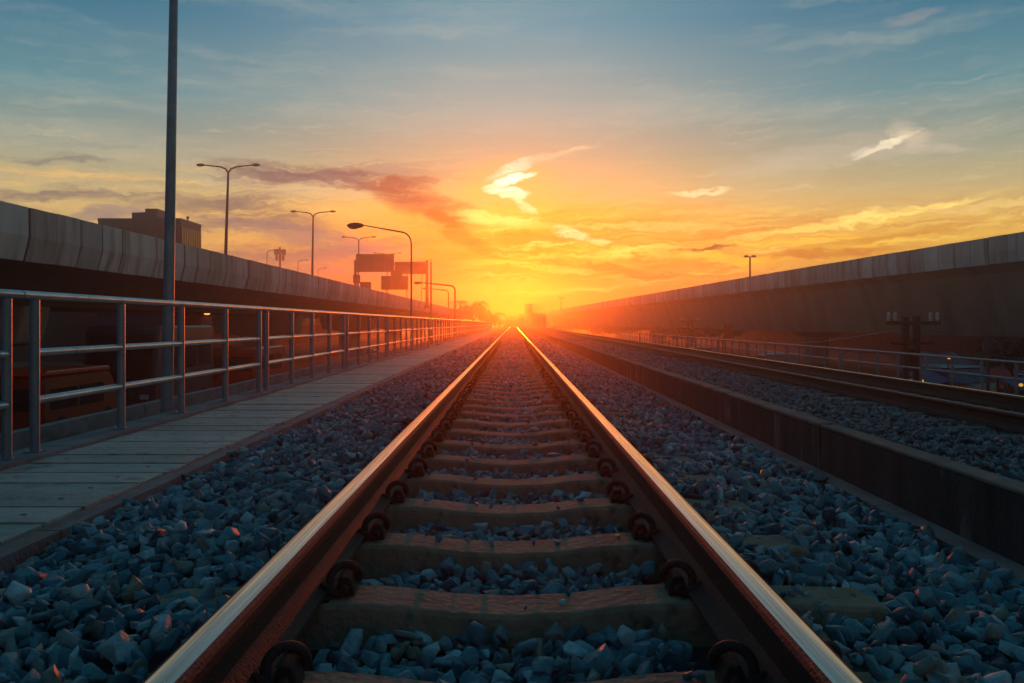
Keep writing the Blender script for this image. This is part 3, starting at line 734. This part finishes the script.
for i, y in enumerate((57.0, 80.6, 104.4, 128.2, 152.0, 176.0)):
    x = -19.05 if i == 0 else -18.78; zb = 2.30; zt = 10.95; lean = .26 if i == 0 else .12
    t = empty('street_lamp', (x, y, zb), 'double-arm lamp on the left flyover, ' + nth(i) + ' and ' + ['tallest in the photo', 'smaller than the first', 'behind the left sign board', 'above the gantry boards', 'small and hazy', 'faintest and farthest'][i], 'street lamp', 'double-arm lamps on the left flyover')
    o = t.location
    MB().tube([(x, y, zb), (x + lean, y, zt - .45)], [.13, .07], 12).build('pole', M['dark_steel'], t, o, smooth=40)
    for s in (-1, 1):
        P = [(x + lean, y, zt - .45), (x + lean + s * .18, y, zt - .20), (x + lean + s * .5, y, zt - .06), (x + lean + s * 1.65, y, zt + .06)]
        a = MB().tube(P, [.06, .055, .05, .04], 8).build('arm', M['dark_steel'], t, o, smooth=50)
        b = MB(); head(b, (x + lean + s * 1.55, y, zt + .06), s, .55, .16, .10); b.build('lamp_head', M['dark_steel'], a, o, smooth=60)
for x_, y_, Yd, s, lab in ((267, 251, 118, 1, 'thin lamp arm above the left flyover, left of the antenna mast'), (298, 261, 140, 1, 'thin lamp arm above the left flyover, right of the antenna mast'), (318, 269, 165, 1, 'faint lamp arm low above the left flyover, right of second double-arm lamp')):
    p = at(x_, y_, Yd); single_lamp(p.x, Yd, p.z, 1.2, s, lab, 'small lamps beyond the left flyover', GZ, .10, .05, hl=.5)
for x_, y_, Yd, lab in ((750, 257, 92, 'short double-head lamp standing above the right flyover parapet'), (561, 298, 190, 'tiny hazy double-head lamp at the far end of the right flyover')):
    p = at(x_, y_, Yd); t = empty('street_lamp', (p.x, Yd, 3.25), lab, 'street lamp', 'double-head lamps on the right flyover'); o = t.location
    MB().tube([(p.x, Yd, 3.25), (p.x, Yd, p.z)], [.12, .09], 10).build('pole', M['dark_steel'], t, o, smooth=40)
    for s in (-1, 1):
        b = MB().tube([(p.x, Yd, p.z), (p.x + s * .22, Yd, p.z + .05)], .05, 8); head(b, (p.x + s * .15, Yd, p.z + .07), s, .5, .2, .13); b.build('lamp_head', M['dark_steel'], t, o, smooth=60)
p = at(431, 262, 60); t = MB().tube([(p.x, 60, GZ), (p.x, 60, p.z)], [.09, .05], 10).tube([(p.x, 60, p.z), (p.x, 60, p.z + .25)], .025, 6).build('slim_pole', M['dark_steel'], origin=(p.x, 60, GZ), smooth=40)
tag(t, 'slim bare pole just right of the sign gantry', 'pole')
# lit street light under the left flyover
p = at(207, 316, 46); t = empty('ceiling_light', (p.x, 46, p.z), 'lit orange lamp hanging under the left flyover', 'lamp'); o = t.location
MB().prism([(p.x - .26, p.z + .16), (p.x + .26, p.z + .16), (p.x + .18, p.z + .30), (p.x - .18, p.z + .30)], 'y', 45.8, 46.2).tube([(p.x, 46, p.z + .3), (p.x, 46, 1.099)], .025, 6).build('housing', M['dark_steel'], t, o)
MB().ball((p.x, 46, p.z + .13), .17, .14, .07, 12, 6).build('lit_lens', M['lamp_on'], t, o, smooth=60)

# ------------------------------------------------------------------ sign gantry
YG = 100.0
def board(parent, x0, y0, x1, y1, dy, m, o):
    a, b = at(x0, y1, YG), at(x1, y0, YG); fr = MB()
    fr.box(a.x, b.x, YG + dy, YG + dy + .08, a.z, b.z)
    s = fr.build('sign_board', m, parent, o)
    rb = MB(); n = max(2, int((b.x - a.x) / .9))
    for k in range(n + 1):
        x = a.x + .05 + (b.x - a.x - .1) * k / n; rb.box(x - .04, x + .04, YG + dy - .10, YG + dy - .002, a.z + .03, b.z - .03)
    for z in (a.z + .3, b.z - .3): rb.box(a.x + .02, b.x - .02, YG + dy - .16, YG + dy - .102, z - .05, z + .05)
    rb.build('stiffener', M['dark_steel'], s, o)
    return s
t = empty('sign_gantry', (at(390, 300, YG).x, YG, 2.3), 'dark road sign gantry seen from behind, over the left flyover', 'sign gantry'); o = t.location
board(t, 356, 254, 394, 272, 0, M['sign_back'], o); board(t, 394.4, 261.5, 426, 274, .25, M['sign_back'], o); board(t, 381.5, 276, 408.5, 290, -.3, M['sign_green'], o)
zt = at(0, 264, YG).z; zl = at(0, 270.5, YG).z; xa, xb = at(354.5, 0, YG).x, at(426.5, 0, YG).x
for x in (xa, xb): MB().tube([(x, YG + .55, 2.3), (x, YG + .55, zt + .5)], [.2, .15], 12).box(x - .3, x + .3, YG + .25, YG + .85, 2.3, 2.7).build('post', M['dark_steel'], t, o, smooth=40)
br = MB()
for z in (zt, zl): br.tube([(xa, YG + .55, z), (xb, YG + .55, z)], .09, 8)
k = 9
for i in range(k):
    x0, x1 = xa + (xb - xa) * i / k, xa + (xb - xa) * (i + 1) / k
    br.tube([(x0, YG + .55, zl if i % 2 else zt), (x1, YG + .55, zt if i % 2 else zl)], .05, 6)
br.build('truss', M['dark_steel'], t, o, smooth=40)
a = at(391, 276.5, YG); b = at(402.5, 272, YG); MB().box(a.x, b.x, YG - .2, YG + .1, a.z - .3, b.z + .05).build('hanger', M['sign_back'], t, o)
a = at(352.6, 283, YG); MB().box(a.x, a.x + .8, YG + .2, YG + .6, a.z, a.z + .95).build('control_box', M['dark_steel'], t, o, bevel=.03)
a = at(360, 290, YG - 2); b = at(371, 282, YG - 2)
t = empty('small_sign', ((a.x + b.x) / 2, YG - 2, 2.3), 'low dark sign plate on posts under the tall gantry board', 'sign'); o = t.location
MB().box(a.x, b.x, YG - 2, YG - 1.94, a.z, b.z).build('sign_board', M['sign_back'], t, o)
for x in (a.x + .15, b.x - .15): MB().tube([(x, YG - 1.88, 2.3), (x, YG - 1.88, b.z - .1)], .05, 8).build('post', M['dark_steel'], t, o)

# ------------------------------------------------------------------ buildings
YB = 62.0; DB = 4.0
t = empty('tower_block', (at(150, 0, YB).x, YB, GZ), 'dark blue high-rise with ribbed facade and rooftop plant, behind the left flyover', 'building'); o = t.location
xl, xr, zt = at(98, 0, YB).x, at(201, 0, YB + DB).x, at(0, 221, YB).z
MB().box(xl, xr, YB, YB + DB, GZ, zt).build('wall', M['tower'], t, o)
for k in range(17):
    x = xl + (xr - xl) * (k + .5) / 17; MB().box(x - .10, x + .10, YB - .06, YB - .004, 1.0, zt - .4).build('window', M['tower_win'], t, o)
for k in range(9):
    y = YB + DB * (k + .5) / 9; MB().box(xr + .004, xr + .06, y - .12, y + .12, 1.0, zt - .4).build('window', M['tower_win'], t, o)
rf = MB().box(xl - .02, xr + .02, YB - .02, YB + DB + .02, zt + .003, zt + .2).build('roof', M['tower'], t, o)
a = at(145, 220, YB); b = at(157, 208.5, YB); MB().box(a.x, b.x, YB + .03, YB + 3, zt + .203, b.z).build('lift_house', M['tower'], rf, o)
a = at(140, 220, YB); b = at(145, 212, YB); MB().box(a.x, b.x - .01, YB + .06, YB + 2.5, zt + .203, b.z).build('lift_house', M['tower'], rf, o)
tk = MB(); a = at(131.5, 213, YB); b = at(139.5, 213, YB); tk.box(a.x, b.x, YB + .06, YB + 1.6, b.z - .55, b.z + .05)
for x in (a.x + .15, b.x - .15): tk.tube([(x, YB + .6, zt + .2), (x, YB + .6, b.z - .5)], .07, 6)
tk.build('water_tank', M['tower'], rf, o)
for x_ in (129, 172): q_ = at(x_, 218.5, YB); MB().tube([(q_.x, YB + 3, zt + .203), (q_.x, YB + 3, zt + .6)], .05, 6).ball((q_.x, YB + 3, zt + .6), .12, .12, .12, 8, 6).build('vent', M['tower'], rf, o)

p = at(280, 249, 150); t = empty('antenna_mast', (p.x, 150, GZ), 'telecom mast with clustered panel antennas, above the left flyover parapet', 'antenna'); o = t.location
MB().tube([(p.x, 150, GZ), (p.x, 150, p.z + .3)], [.35, .16], 10).build('pole', M['dark_steel'], t, o, smooth=40)
for lv in (p.z - .45, p.z - 1.45):
    for k in range(6):
        a = k * 1.0472 + (.4 if lv > p.z - 1 else .9); x, y = p.x + math.cos(a) * (.85 if lv > p.z - 1 else .65), 150 + math.sin(a) * .7
        MB().box(x - .15, x + .15, y - .1, y + .1, lv - .56, lv + .40).tube([(p.x, 150, lv), (x, y, lv)], .05, 6).build('panel_antenna', M['dark_steel'], t, o)

def shophouse(x, y, wd, dp, h, floors, face, label, group, m=None, shut=True):
    """facade looks towards +x (face=1) or -x (face=-1) from plane x"""
    t = empty('shophouse', (x, y, GZ), label, 'building', group); o = t.location
    x2 = x - face * dp; MB().box(min(x, x2), max(x, x2), y, y + wd, GZ, GZ + h).build('wall', m or M['shop'], t, o)
    MB().box(min(x + face * .3, x2), max(x + face * .3, x2), y - .1, y + wd + .1, GZ + h + .003, GZ + h + .25).build('roof', M['girder'], t, o)
    bays = max(1, int(wd / 4)); bw = wd / bays
    for b in range(bays):
        y0 = y + b * bw
        MB().box(min(x + face * .004, x + face * .06), max(x + face * .004, x + face * .06), y0 + .35, y0 + bw - .35, GZ + .05, GZ + 2.7).build('shutter', M['shutter'], t, o)
        for f in range(1, floors):
            z0 = GZ + f * 3.2 + .4
            w_ = MB().box(min(x + face * .004, x + face * .08), max(x + face * .004, x + face * .08), y0 + .7, y0 + bw - .7, z0, z0 + 1.5).build('window', M['glass'], t, o)
            MB().box(min(x, x + face * .2), max(x, x + face * .2), y0 + .6, y0 + bw - .6, z0 - .13, z0 - .004).build('sill', M['kerb'], w_, o)
    MB().prism([(x + face * .004, GZ + 3.0), (x + face * 1.6, GZ + 2.75), (x + face * 1.6, GZ + 2.82), (x + face * .004, GZ + 3.1)], 'y', y + .1, y + wd - .1).build('awning', M['shutter'], t, o)
    return t
random.seed(9); y = 14.0
lw = ['plain', 'wider', 'darker', 'taller', 'narrow', 'paler', 'low', 'broad', 'deep', 'shuttered', 'long', 'hazy', 'dim']
i = 0
while y < 215 and i < 13:
    wd = random.choice((16, 20, 24, 28)) + (8 if i > 5 else 0)
    if y < 67.5 and y + wd > 60: y = 67.5
    shophouse(-31.5 + random.uniform(-.8, .6), y, wd, 9, 6.2 + random.choice((0, 0, 1)), 2, 1, lw[i] + ' dark shophouse across the road under the left flyover, ' + nth(i) + ' along', 'shophouses across the left road')
    y += wd + .6; i += 1
y = 26.0; i = 0
while y < 250 and i < 11:
    wd = random.choice((16, 20, 24)) + (12 if i > 4 else 0)
    shophouse(36 - max(0, y - 60) * .028 + random.uniform(-.5, .5), y, wd, 8, 4.4, 1, -1, lw[i] + ' low shophouse behind the right flyover piers, ' + nth(i) + ' along', 'shophouses behind the right flyover')
    y += wd + .5; i += 1
# hazy blocks at the end of the line
for x0, x1, yt, Yd, lab in ((525, 531.5, 305.5, 240, 'pale hazy tower block at the end of the tracks'), (532, 546, 314, 246, 'low long hazy block right of the tower at the end of the tracks'),
                            (505, 519, 317, 250, 'flat hazy block straight above the vanishing rails'), (519.5, 524, 315, 244, 'small hazy house beside the pale tower, at the end of the tracks')):
    a, b = at(x0, 0, Yd), at(x1, yt, Yd); t = empty('far_building', ((a.x + b.x) / 2, Yd, GZ), lab, 'building', 'hazy buildings at the end of the tracks'); o = t.location
    MB().box(a.x, b.x, Yd, Yd + 10, GZ, b.z).build('wall', M['fog_wall'], t, o)
    MB().box(a.x - .2, b.x + .2, Yd - .2, Yd + 10.2, b.z + .003, b.z + .4).build('roof', M['fog_wall'], t, o)
    for k in range(3):
        x = a.x + (b.x - a.x) * (k + .5) / 3; MB().box(x - .5, x + .5, Yd - .06, Yd - .004, 1.0, b.z - .9).build('window', M['tower_win'], t, o)

# ------------------------------------------------------------------ road barrier
t = MB(); y = -10
while y < 200:
    t.prism([(-6.3, GZ), (-5.75, GZ), (-5.85, -1.9), (-5.97, -.74), (-6.13, -.74), (-6.2, -1.9)], 'y', y, y + 3.97); y += 4
tag(t.build('road_barrier', M['kerb'], origin=(-6, -10, GZ)), 'pale concrete barrier wall of the lower road, seen under the railing', 'barrier')

# ------------------------------------------------------------------ vehicles (long axis y, front at +y)
def wheel(parent, x, y, r, w_, o):
    b = MB(); n = 16
    for s in (1,):
        P = [(y + r * math.cos(2 * math.pi * k / n), r + r * math.sin(2 * math.pi * k / n)) for k in range(n)]
        b.prism(P, 'x', x - w_ / 2, x + w_ / 2)
    wv = b.build('wheel', M['tyre'], parent, (0, 0, 0), bevel=.02)
    c = MB(); P = [(y + r * .58 * math.cos(2 * math.pi * k / n), r + r * .58 * math.sin(2 * math.pi * k / n)) for k in range(n)]
    s = 1 if x > 0 else -1; e = x + s * w_ / 2
    c.prism(P, 'x', min(e - .02 * s, e + .012 * s), max(e - .02 * s, e + .012 * s)); c.build('rim', M['rim'], wv)
def lights(t, w_, yf, yr, zf, zr, tail=True):
    for s in (-1, 1):
        MB().box(s * w_ * .36 - .14, s * w_ * .36 + .14, yf - .03, yf + .015, zf - .08, zf + .08).build('headlight', M['lens'], t, bevel=.02)
        MB().box(s * w_ * .38 - .10, s * w_ * .38 + .10, yr - .015, yr + .03, zr - .13, zr + .13).build('tail_light', M['tail'] if tail else M['red'], t, bevel=.02)
def car(loc, rz, m, label, group, pickup=False):
    t = empty('parked_car' if not pickup else 'pickup_truck', loc, label, 'car' if not pickup else 'pickup', group, rz); W = 1.75
    MB().prism([(-2.2, .30), (-1.75, .26), (1.8, .26), (2.2, .32), (2.22, .62), (2.0, .74), (1.0, .92), (-1.7, .95), (-2.2, .88)], 'x', -W / 2, W / 2).build('body', m, t, bevel=.05)
    if pickup: cab = [(-.45, .95), (.95, .935), (.35, 1.55), (-.35, 1.55)]
    else: cab = [(-1.85, .955), (1.0, .93), (.25, 1.42), (-1.2, 1.42)]
    MB().prism(cab, 'x', -W / 2 + .1, W / 2 - .1).build('window', M['glass'], t, bevel=.03)
    zt = cab[2][1]; MB().prism([(cab[3][0] - .05, zt + .003), (cab[2][0] + .05, zt + .003), (cab[2][0] - .1, zt + .06), (cab[3][0] + .1, zt + .06)], 'x', -W / 2 + .12, W / 2 - .12).build('roof', m, t)
    for s in (-1, 1):
        for y in (-1.35, 1.38): wheel(t, s * (W / 2 - .08), y, .31, .2, None)
        MB().box(s * (W / 2 + .08) - .08, s * (W / 2 + .08) + .08, .72, .84, .95, 1.06).build('mirror', m, t, bevel=.02)
    lights(t, W, 2.2, -2.2, .62, .78, False); return t
def van(loc, rz, m, label, cat, name, L_, W, H, nose, group=None, band=True, tail=True, roof=None):
    t = empty(name, loc, label, cat, group, rz); y0, y1 = -L_ / 2, L_ / 2
    if roof: MB().prism([(y0 + .02, H + .004), (y1 - nose - .1, H + .004), (y1 - nose - .25, H + .12), (y0 + .1, H + .12)], 'x', -W / 2 - .03, W / 2 + .03).build('roof', roof, t, bevel=.03)
    MB().prism([(y0, .35), (y1, .35), (y1, .95), (y1 - nose, H - .15), (y1 - nose - .2, H), (y0 + .12, H), (y0, H - .15)], 'x', -W / 2, W / 2).build('body', m, t, bevel=.06)
    zw0, zw1 = H * .52, H * .82
    if band:
        n = max(2, int(L_ / 1.5)); s_ = (L_ - nose - .7) / n
        for k in range(n):
            ya = y0 + .3 + k * s_
            for s in (-1, 1): MB().box(min(s * W / 2 - .004, s * W / 2 + .012 * s), max(s * W / 2 - .004, s * W / 2 + .012 * s), ya, ya + s_ - .14, zw0, zw1).build('window', M['glass'], t)
    a, b = (y1 + .012, 1.0), (y1 - nose + .012, H - .2)
    ws = MB(); ws.add([(x, a[0] + (b[0] - a[0]) * f, a[1] + (b[1] - a[1]) * f) for f in (.08, .95) for x in (-W * .43, W * .43)], [(0, 1, 3, 2)])
    ws.add([(x, a[0] + .01 + (b[0] - a[0]) * f, a[1] + .01 + (b[1] - a[1]) * f) for f in (.08, .95) for x in (-W * .43, W * .43)], [(0, 1, 3, 2)]); ws.build('windscreen', M['glass'], t)
    MB().box(-W * .40, W * .40, y0 - .012, y0 + .004, zw0, zw1).build('rear_window', M['glass'], t)
    MB().box(-W / 2 - .02, W / 2 + .02, y1 - .05, y1 + .09, .33, .55).build('bumper', M['dark_steel'], t, bevel=.03)
    for s in (-1, 1):
        for y in (y0 + L_ * .2, y1 - L_ * .19): wheel(t, s * (W / 2 - .1), y, .36, .24, None)
    lights(t, W, y1, y0, .72, .85, tail); return t
van((-11.9, 22.3, GZ), 0, M['maroon'], 'red orange roofed minibus on the lower road, seen between the nearest railing posts', 'minibus', 'minibus', 4.0, 1.75, 1.72, .5, 'traffic on the lower road', roof=M['orange'])
van((-11.2, 37.0, GZ), 0, M['red'], 'bright red van on the lower road, behind the middle of the railing', 'van', 'delivery_van', 4.8, 1.9, 2.0, .6, 'traffic on the lower road')
van((-12.1, 29.0, GZ), math.pi, M['navy'], 'dark high truck with pale reflections, behind the tall pole', 'truck', 'box_truck', 5.2, 2.3, 2.9, .35, 'traffic on the lower road', band=True, tail=False)
car((-13.8, 33.0, GZ), 0, M['silver'], 'silver car beyond the red van under the left flyover', 'traffic on the lower road')
car((-9.0, 52.0, GZ), 0, M['navy'], 'dark car farther along the lower road than the red van', 'traffic on the lower road')
car((13.2, 44.0, GZ + .0), 0, M['white'], 'white car below the right flyover, far along the right railing', 'cars by the right flyover')
car((15.6, 31.5, GZ), .1, M['silver'], 'silver car parked left of the twin-post power pole', 'cars by the right flyover')
car((15.2, 24.6, GZ), -.1, M['navy'], 'dark pickup parked behind the twin-post power pole', 'cars by the right flyover', True)
car((12.2, 56.0, GZ), 0, M['red'], 'small red car far along the street, right of the railing', 'cars by the right flyover')

# ------------------------------------------------------------------ market stalls and banner by the right flyover
def stall(loc, wd, dp, h, cloth, label, rz=0):
    t = empty('market_stall', loc, label, 'stall', 'market stalls under the right flyover', rz)
    for x in (-wd / 2, wd / 2):
        for y in (-dp / 2, dp / 2): MB().tube([(x, y, 0), (x, y, h - (.3 if y < 0 else 0))], .03, 8).build('leg', M['dark_steel'], t)
    b = MB(); n = 10; P = []
    for i in range(n + 1):
        for j in range(7):
            x = -wd / 2 - .15 + (wd + .3) * i / n; v = j / 6; y = -dp / 2 - .3 + (dp + .5) * v
            P.append((x, y, h - .32 + .42 * v - .10 * math.sin(math.pi * ((i * 2 / n) % 1)) + random.uniform(-.015, .015)))
    top = [(a * 7 + c, a * 7 + c + 1, (a + 1) * 7 + c + 1, (a + 1) * 7 + c) for a in range(n) for c in range(6)]
    b.add(P, top); b.add([(x, y, z - .012) for x, y, z in P], [f[::-1] for f in top]); b.build('canopy', cloth, t, smooth=60)
    MB().box(-wd / 2 + .1, wd / 2 - .1, -dp / 2 + .05, dp / 2 - .4, .62, .70).box(-wd / 2 + .15, wd / 2 - .15, -dp / 2 + .1, -dp / 2 + .14, .05, .62).build('table', M['wood'], t)
    g_ = MB()
    for k in range(16):
        x = random.uniform(-wd / 2 + .25, wd / 2 - .25); y = random.uniform(-dp / 2 + .2, dp / 2 - .6); r_ = random.uniform(.08, .18); g_.ball((x, y, .70 + r_ * .8), r_, r_, r_ * .9, 8, 6)
    g_.build('goods', M['goods'], t, smooth=60)
    return t
stall((14.2, 22.6, GZ), 2.2, 1.6, 1.5, M['tarp'], 'market stall with blue tarpaulin, at the right edge behind the railing')
stall((14.6, 30.2, GZ), 1.7, 1.5, 1.35, M['tarp'], 'market stall with blue tarpaulin, just below the twin-post power pole', .1)
stall((17.2, 35.5, GZ), 2.0, 1.6, 1.7, M['tarp_white'], 'market stall with pale canopy, left of the twin-post power pole', -.1)
stall((19.5, 30.8, GZ), 2.0, 1.5, 1.7, M['tarp_white'], 'market stall with pale canopy, right of the twin-post power pole', .2)
for (x_, y_, Yd), lab in zip(((922, 381, 24.0), (1021, 385, 20.0), (949, 358, 27.0)), ('small lit yellow lantern below the twin-post power pole', 'small lit yellow lantern by the stall at the right edge', 'tiny lit lantern between the power pole and the right edge')):
    p = at(x_, y_, Yd); t = empty('lantern', (p.x, Yd, GZ), lab, 'lantern', 'lit lanterns by the stalls'); o = t.location
    MB().tube([(p.x, Yd + .05, GZ), (p.x, Yd + .05, p.z + .1)], .02, 6).build('post', M['dark_steel'], t, o)
    MB().ball((p.x, Yd, p.z), .05, .045, .04, 10, 6).build('bulb', M['bulb'], t, o, smooth=60)
p = at(730, 326, 60); t = empty('banner', (p.x, 60, GZ), 'red vertical banner on a post, beyond the right railing', 'banner'); o = t.location
MB().tube([(p.x - .35, 60, GZ), (p.x - .35, 60, p.z + .2)], .04, 8).build('post', M['dark_steel'], t, o)
MB().box(p.x - .3, p.x + .25, 59.98, 60.02, p.z - .85, p.z + .1).build('cloth', M['banner'], t, o)

# ------------------------------------------------------------------ power poles
def power_pole(x, y, zt, label, half=.78):
    t = empty('power_pole', (x, y, GZ), label, 'power pole', 'twin-post power poles right of the tracks'); o = t.location
    for s in (-1, 1):
        MB().box(x + s * .16 - .075, x + s * .16 + .075, y - .09, y + .09, GZ, zt).build('post', M['wood'], t, o, bevel=.01)
    MB().box(x - half, x + half, y - .16, y - .095, zt - .26, zt - .15).build('crossarm', M['wood'], t, o, bevel=.008)
    MB().box(x - half * .8, x + half * .8, y - .155, y - .098, zt - .82, zt - .74).build('crossarm', M['wood'], t, o, bevel=.008)
    MB().box(x - .07, x + .07, y - .07, y + .07, zt - 1.6, zt - .95).build('spacer', M['wood'], t, o)
    for k in (-.70, -.52, .50, .70):
        xx = x + k * half / .78; b = MB()
        for q_, r_ in ((0, .045), (.05, .062), (.10, .05), (.15, .062), (.20, .04)): b.ball((xx, y - .128, zt - .12 + q_), r_, r_, .035, 10, 6)
        b.tube([(xx, y - .128, zt - .148), (xx, y - .128, zt + .08)], .018, 6)
        b.build('insulator', M['porcelain'], t, o, smooth=60)
    return t
PA = at(911, 316, 25); PB = at(690, 319, 70)
power_pole(PA.x, 25, PA.z, 'black twin-post power pole with crossarm and pale insulators, before the right girder')
power_pole(PB.x, 70, PB.z, 'small distant twin-post power pole far along the right railing')
def wire(a, b, sag, label, r=.014):
    a, b = Vector(a), Vector(b); P = [a + (b - a) * k / 24 - Vector((0, 0, sag * 4 * (k / 24) * (1 - k / 24))) for k in range(25)]
    tag(MB().tube(P, r, 6).build('cable', M['dark_steel'], origin=a), label, 'cable', 'power cables right of the tracks')
wire((PA.x - .5, 24.9, PA.z - .42), (PB.x - .5, 69.9, PB.z - .42), .9, 'sagging cable running from the twin-post power pole away down the street', .018)
wire((PA.x + .5, 24.9, PA.z - .42), (15.5, 8, -.25), .25, 'sagging cable from the twin-post power pole to the right edge', .014)
wire((PA.x + .3, 24.9, PA.z - .78), (15.0, 8, -.9), .2, 'lower cable slanting from the twin-post power pole to the right edge', .012)
p = at(988, 338, 22); tag(MB().tube([(p.x, 22, GZ), (p.x, 22, p.z)], .045, 8).box(p.x - .12, p.x + .12, 21.96, 22.04, p.z - .3, p.z - .1).build('thin_post', M['dark_steel'], origin=(p.x, 22, GZ)), 'thin dark post between the power pole and the right edge', 'post')

# ------------------------------------------------------------------ trees
def crown_mesh(c, rad, n, leaf, seed, lobes=9):
    r = np.random.default_rng(seed); L0 = r.normal(size=(lobes, 3)); L0 /= np.linalg.norm(L0, axis=1)[:, None]; L0[:, 2] = np.abs(L0[:, 2]) * .9 - .25
    LC = np.array(c) + L0 * np.array(rad) * .62; lr = r.uniform(.30, .52, lobes)
    k = r.integers(0, lobes, n); d = r.normal(size=(n, 3)); d /= np.linalg.norm(d, axis=1)[:, None]
    P = LC[k] + d * (r.uniform(.45, 1.0, n) ** .6)[:, None] * lr[k][:, None] * np.array(rad)
    a = r.normal(size=(n, 3)); a /= np.linalg.norm(a, axis=1)[:, None]; b = np.cross(a, r.normal(size=(n, 3))); b /= np.linalg.norm(b, axis=1)[:, None]
    s = leaf * r.uniform(.6, 1.3, n)[:, None]
    V = np.stack([P - a * s, P + b * s * .45, P + a * s, P - b * s * .45], 1).reshape(-1, 3); i = np.arange(n) * 4
    return V, np.concatenate([np.stack([i, i + 1, i + 2], -1), np.stack([i, i + 2, i + 3], -1)]), LC
def tree(x, y, h, rad, label, group, seed, n=1800, leaf=.28, m='leaf', name='leafy_tree'):
    t = empty(name, (x, y, GZ), label, 'tree', group); o = t.location
    V, T, LC = crown_mesh((0, 0, h - rad[2] * .9), rad, n, leaf, seed)
    b = MB(); fk = h - rad[2] * 1.6; b.tube([(x, y, GZ), (x + .1, y, GZ + fk * .6), (x, y, GZ + fk)], [h * .035, h * .026, h * .02], 8)
    for lc in LC[:6]:
        e = Vector((x + lc[0], y + lc[1], GZ + lc[2])); s_ = Vector((x, y, GZ + fk * .95)); b.tube([s_, s_.lerp(e, .5) + Vector((0, 0, .15)), e], [h * .016, h * .010, h * .004], 6)
    b.build('trunk', M['bark'], t, o, smooth=60)
    c = tri_mesh('crown', [(V, T)], [M[m]], [0]); c.parent = t
    return t
def palm(x, y, h, label, group, seed):
    random.seed(seed); t = empty('palm_tree', (x, y, GZ), label, 'tree', group); o = t.location
    MB().tube([(x, y, GZ), (x + .15, y, GZ + h * .5), (x + .05, y, GZ + h)], [.22, .15, .12], 8).build('trunk', M['bark'], t, o, smooth=60)
    b = MB(); top = Vector((x + .05, y, GZ + h))
    for k in range(15):
        a = k * 2.4; L_ = random.uniform(1.5, 2.1); up = random.uniform(.2, .9); P = []
        for j in range(7):
            f = j / 6; P.append(top + Vector((math.cos(a) * L_ * f, math.sin(a) * L_ * f, up * f * 1.5 - 2.0 * f * f * (.5 + .5 * (1 - up)))))
        sd = Vector((-math.sin(a), math.cos(a), 0))
        for j in range(6):
            for q_ in (0, .5):
                p_ = P[j].lerp(P[j + 1], q_); w_ = .42 * math.sin(math.pi * (.12 + .8 * (j + q_) / 6.5))
                for s in (-1, 1): b.add([p_, p_ + (P[j + 1] - P[j]) * .35, p_ + sd * s * w_ + (P[j + 1] - P[j]) * .5 - Vector((0, 0, w_ * .5))], [(0, 1, 2)])
    b.build('crown', M['leaf'], t, o)
    return t
TG = 'hazy trees left of the vanishing point'
for i, (px, py, Yd, rx, rz, lab) in enumerate(((474, 301, 168, 3.6, 2.4, 'broad hazy tree below the small lamp, widest of the far clump'), (459, 306, 160, 2.8, 1.9, 'hazy tree at the left end of the far clump'),
        (486, 309, 180, 2.4, 2.0, 'lower hazy tree at the right side of the far clump'), (495, 315, 200, 2.4, 1.6, 'smallest hazy tree, right end of the far clump by the rails'), (448, 309, 175, 2.4, 1.6, 'hazy tree against the end of the left flyover'))):
    p = at(px, py, Yd); tree(p.x, Yd, p.z - GZ, (rx, rx * .8, rz), lab, TG, 40 + i, 1500, .34)
for i, (px, py, Yd, lab) in enumerate(((460, 300, 155, 'hazy palm poking out left of the broad far tree'), (481, 301, 158, 'hazy palm poking out right of the broad far tree'), (499, 312, 195, 'tiny hazy palm nearest the vanishing rails'))):
    p = at(px, py, Yd); palm(p.x, Yd, p.z - GZ - .3, lab, TG, 60 + i)
RG = 'trees and bushes under the right flyover'
for i, (x, y, h, rx, rz, lab) in enumerate(((17.8, 25.2, 2.9, 1.3, 1.1, 'dark leafy tree right of the twin-post power pole'), (22.5, 31.0, 2.6, 1.6, 1.0, 'dark bushy tree between two pale stall canopies'),
        (21.6, 37.5, 2.5, 1.5, 1.0, 'dark bushy tree left of the power pole under the girder'), (20.6, 24.5, 2.7, 1.6, 1.1, 'broad dark tree at the right edge under the girder'), (24.5, 28.0, 2.8, 1.7, 1.1, 'dark tree deep under the girder near the right edge'))):
    tree(x, y, h, (rx, rx, rz), lab, RG, 70 + i, 1500, .16, 'leaf2' if i % 2 else 'leaf', 'bushy_tree')
for i, (px, Yd) in enumerate(((556, 228), (572, 206), (588, 186), (603, 168), (620, 152), (640, 134), (668, 106), (694, 96), (722, 84))):
    tree((px - CX) * Yd / F, Yd, 2.75 + .3 * (i % 3), (2.6, 2.2, 1.3), nth(i) + ' dark bush from the vanishing point along the foot of the right flyover', 'bushes at the foot of the right flyover', 90 + i, 900, .26, 'leaf', 'bushy_tree')

# ------------------------------------------------------------------ render settings
sc.render.engine = 'CYCLES'
sc.view_settings.view_transform = 'Standard'; sc.view_settings.look = 'None'; sc.view_settings.exposure = 0; sc.view_settings.gamma = 1; sc.view_settings.use_curve_mapping = False
cy = sc.cycles; cy.use_denoising = True; cy.max_bounces = 6; cy.diffuse_bounces = 3; cy.glossy_bounces = 3; cy.volume_bounces = 0; cy.use_adaptive_sampling = True; cy.adaptive_threshold = .012
cy.sample_clamp_indirect = 6
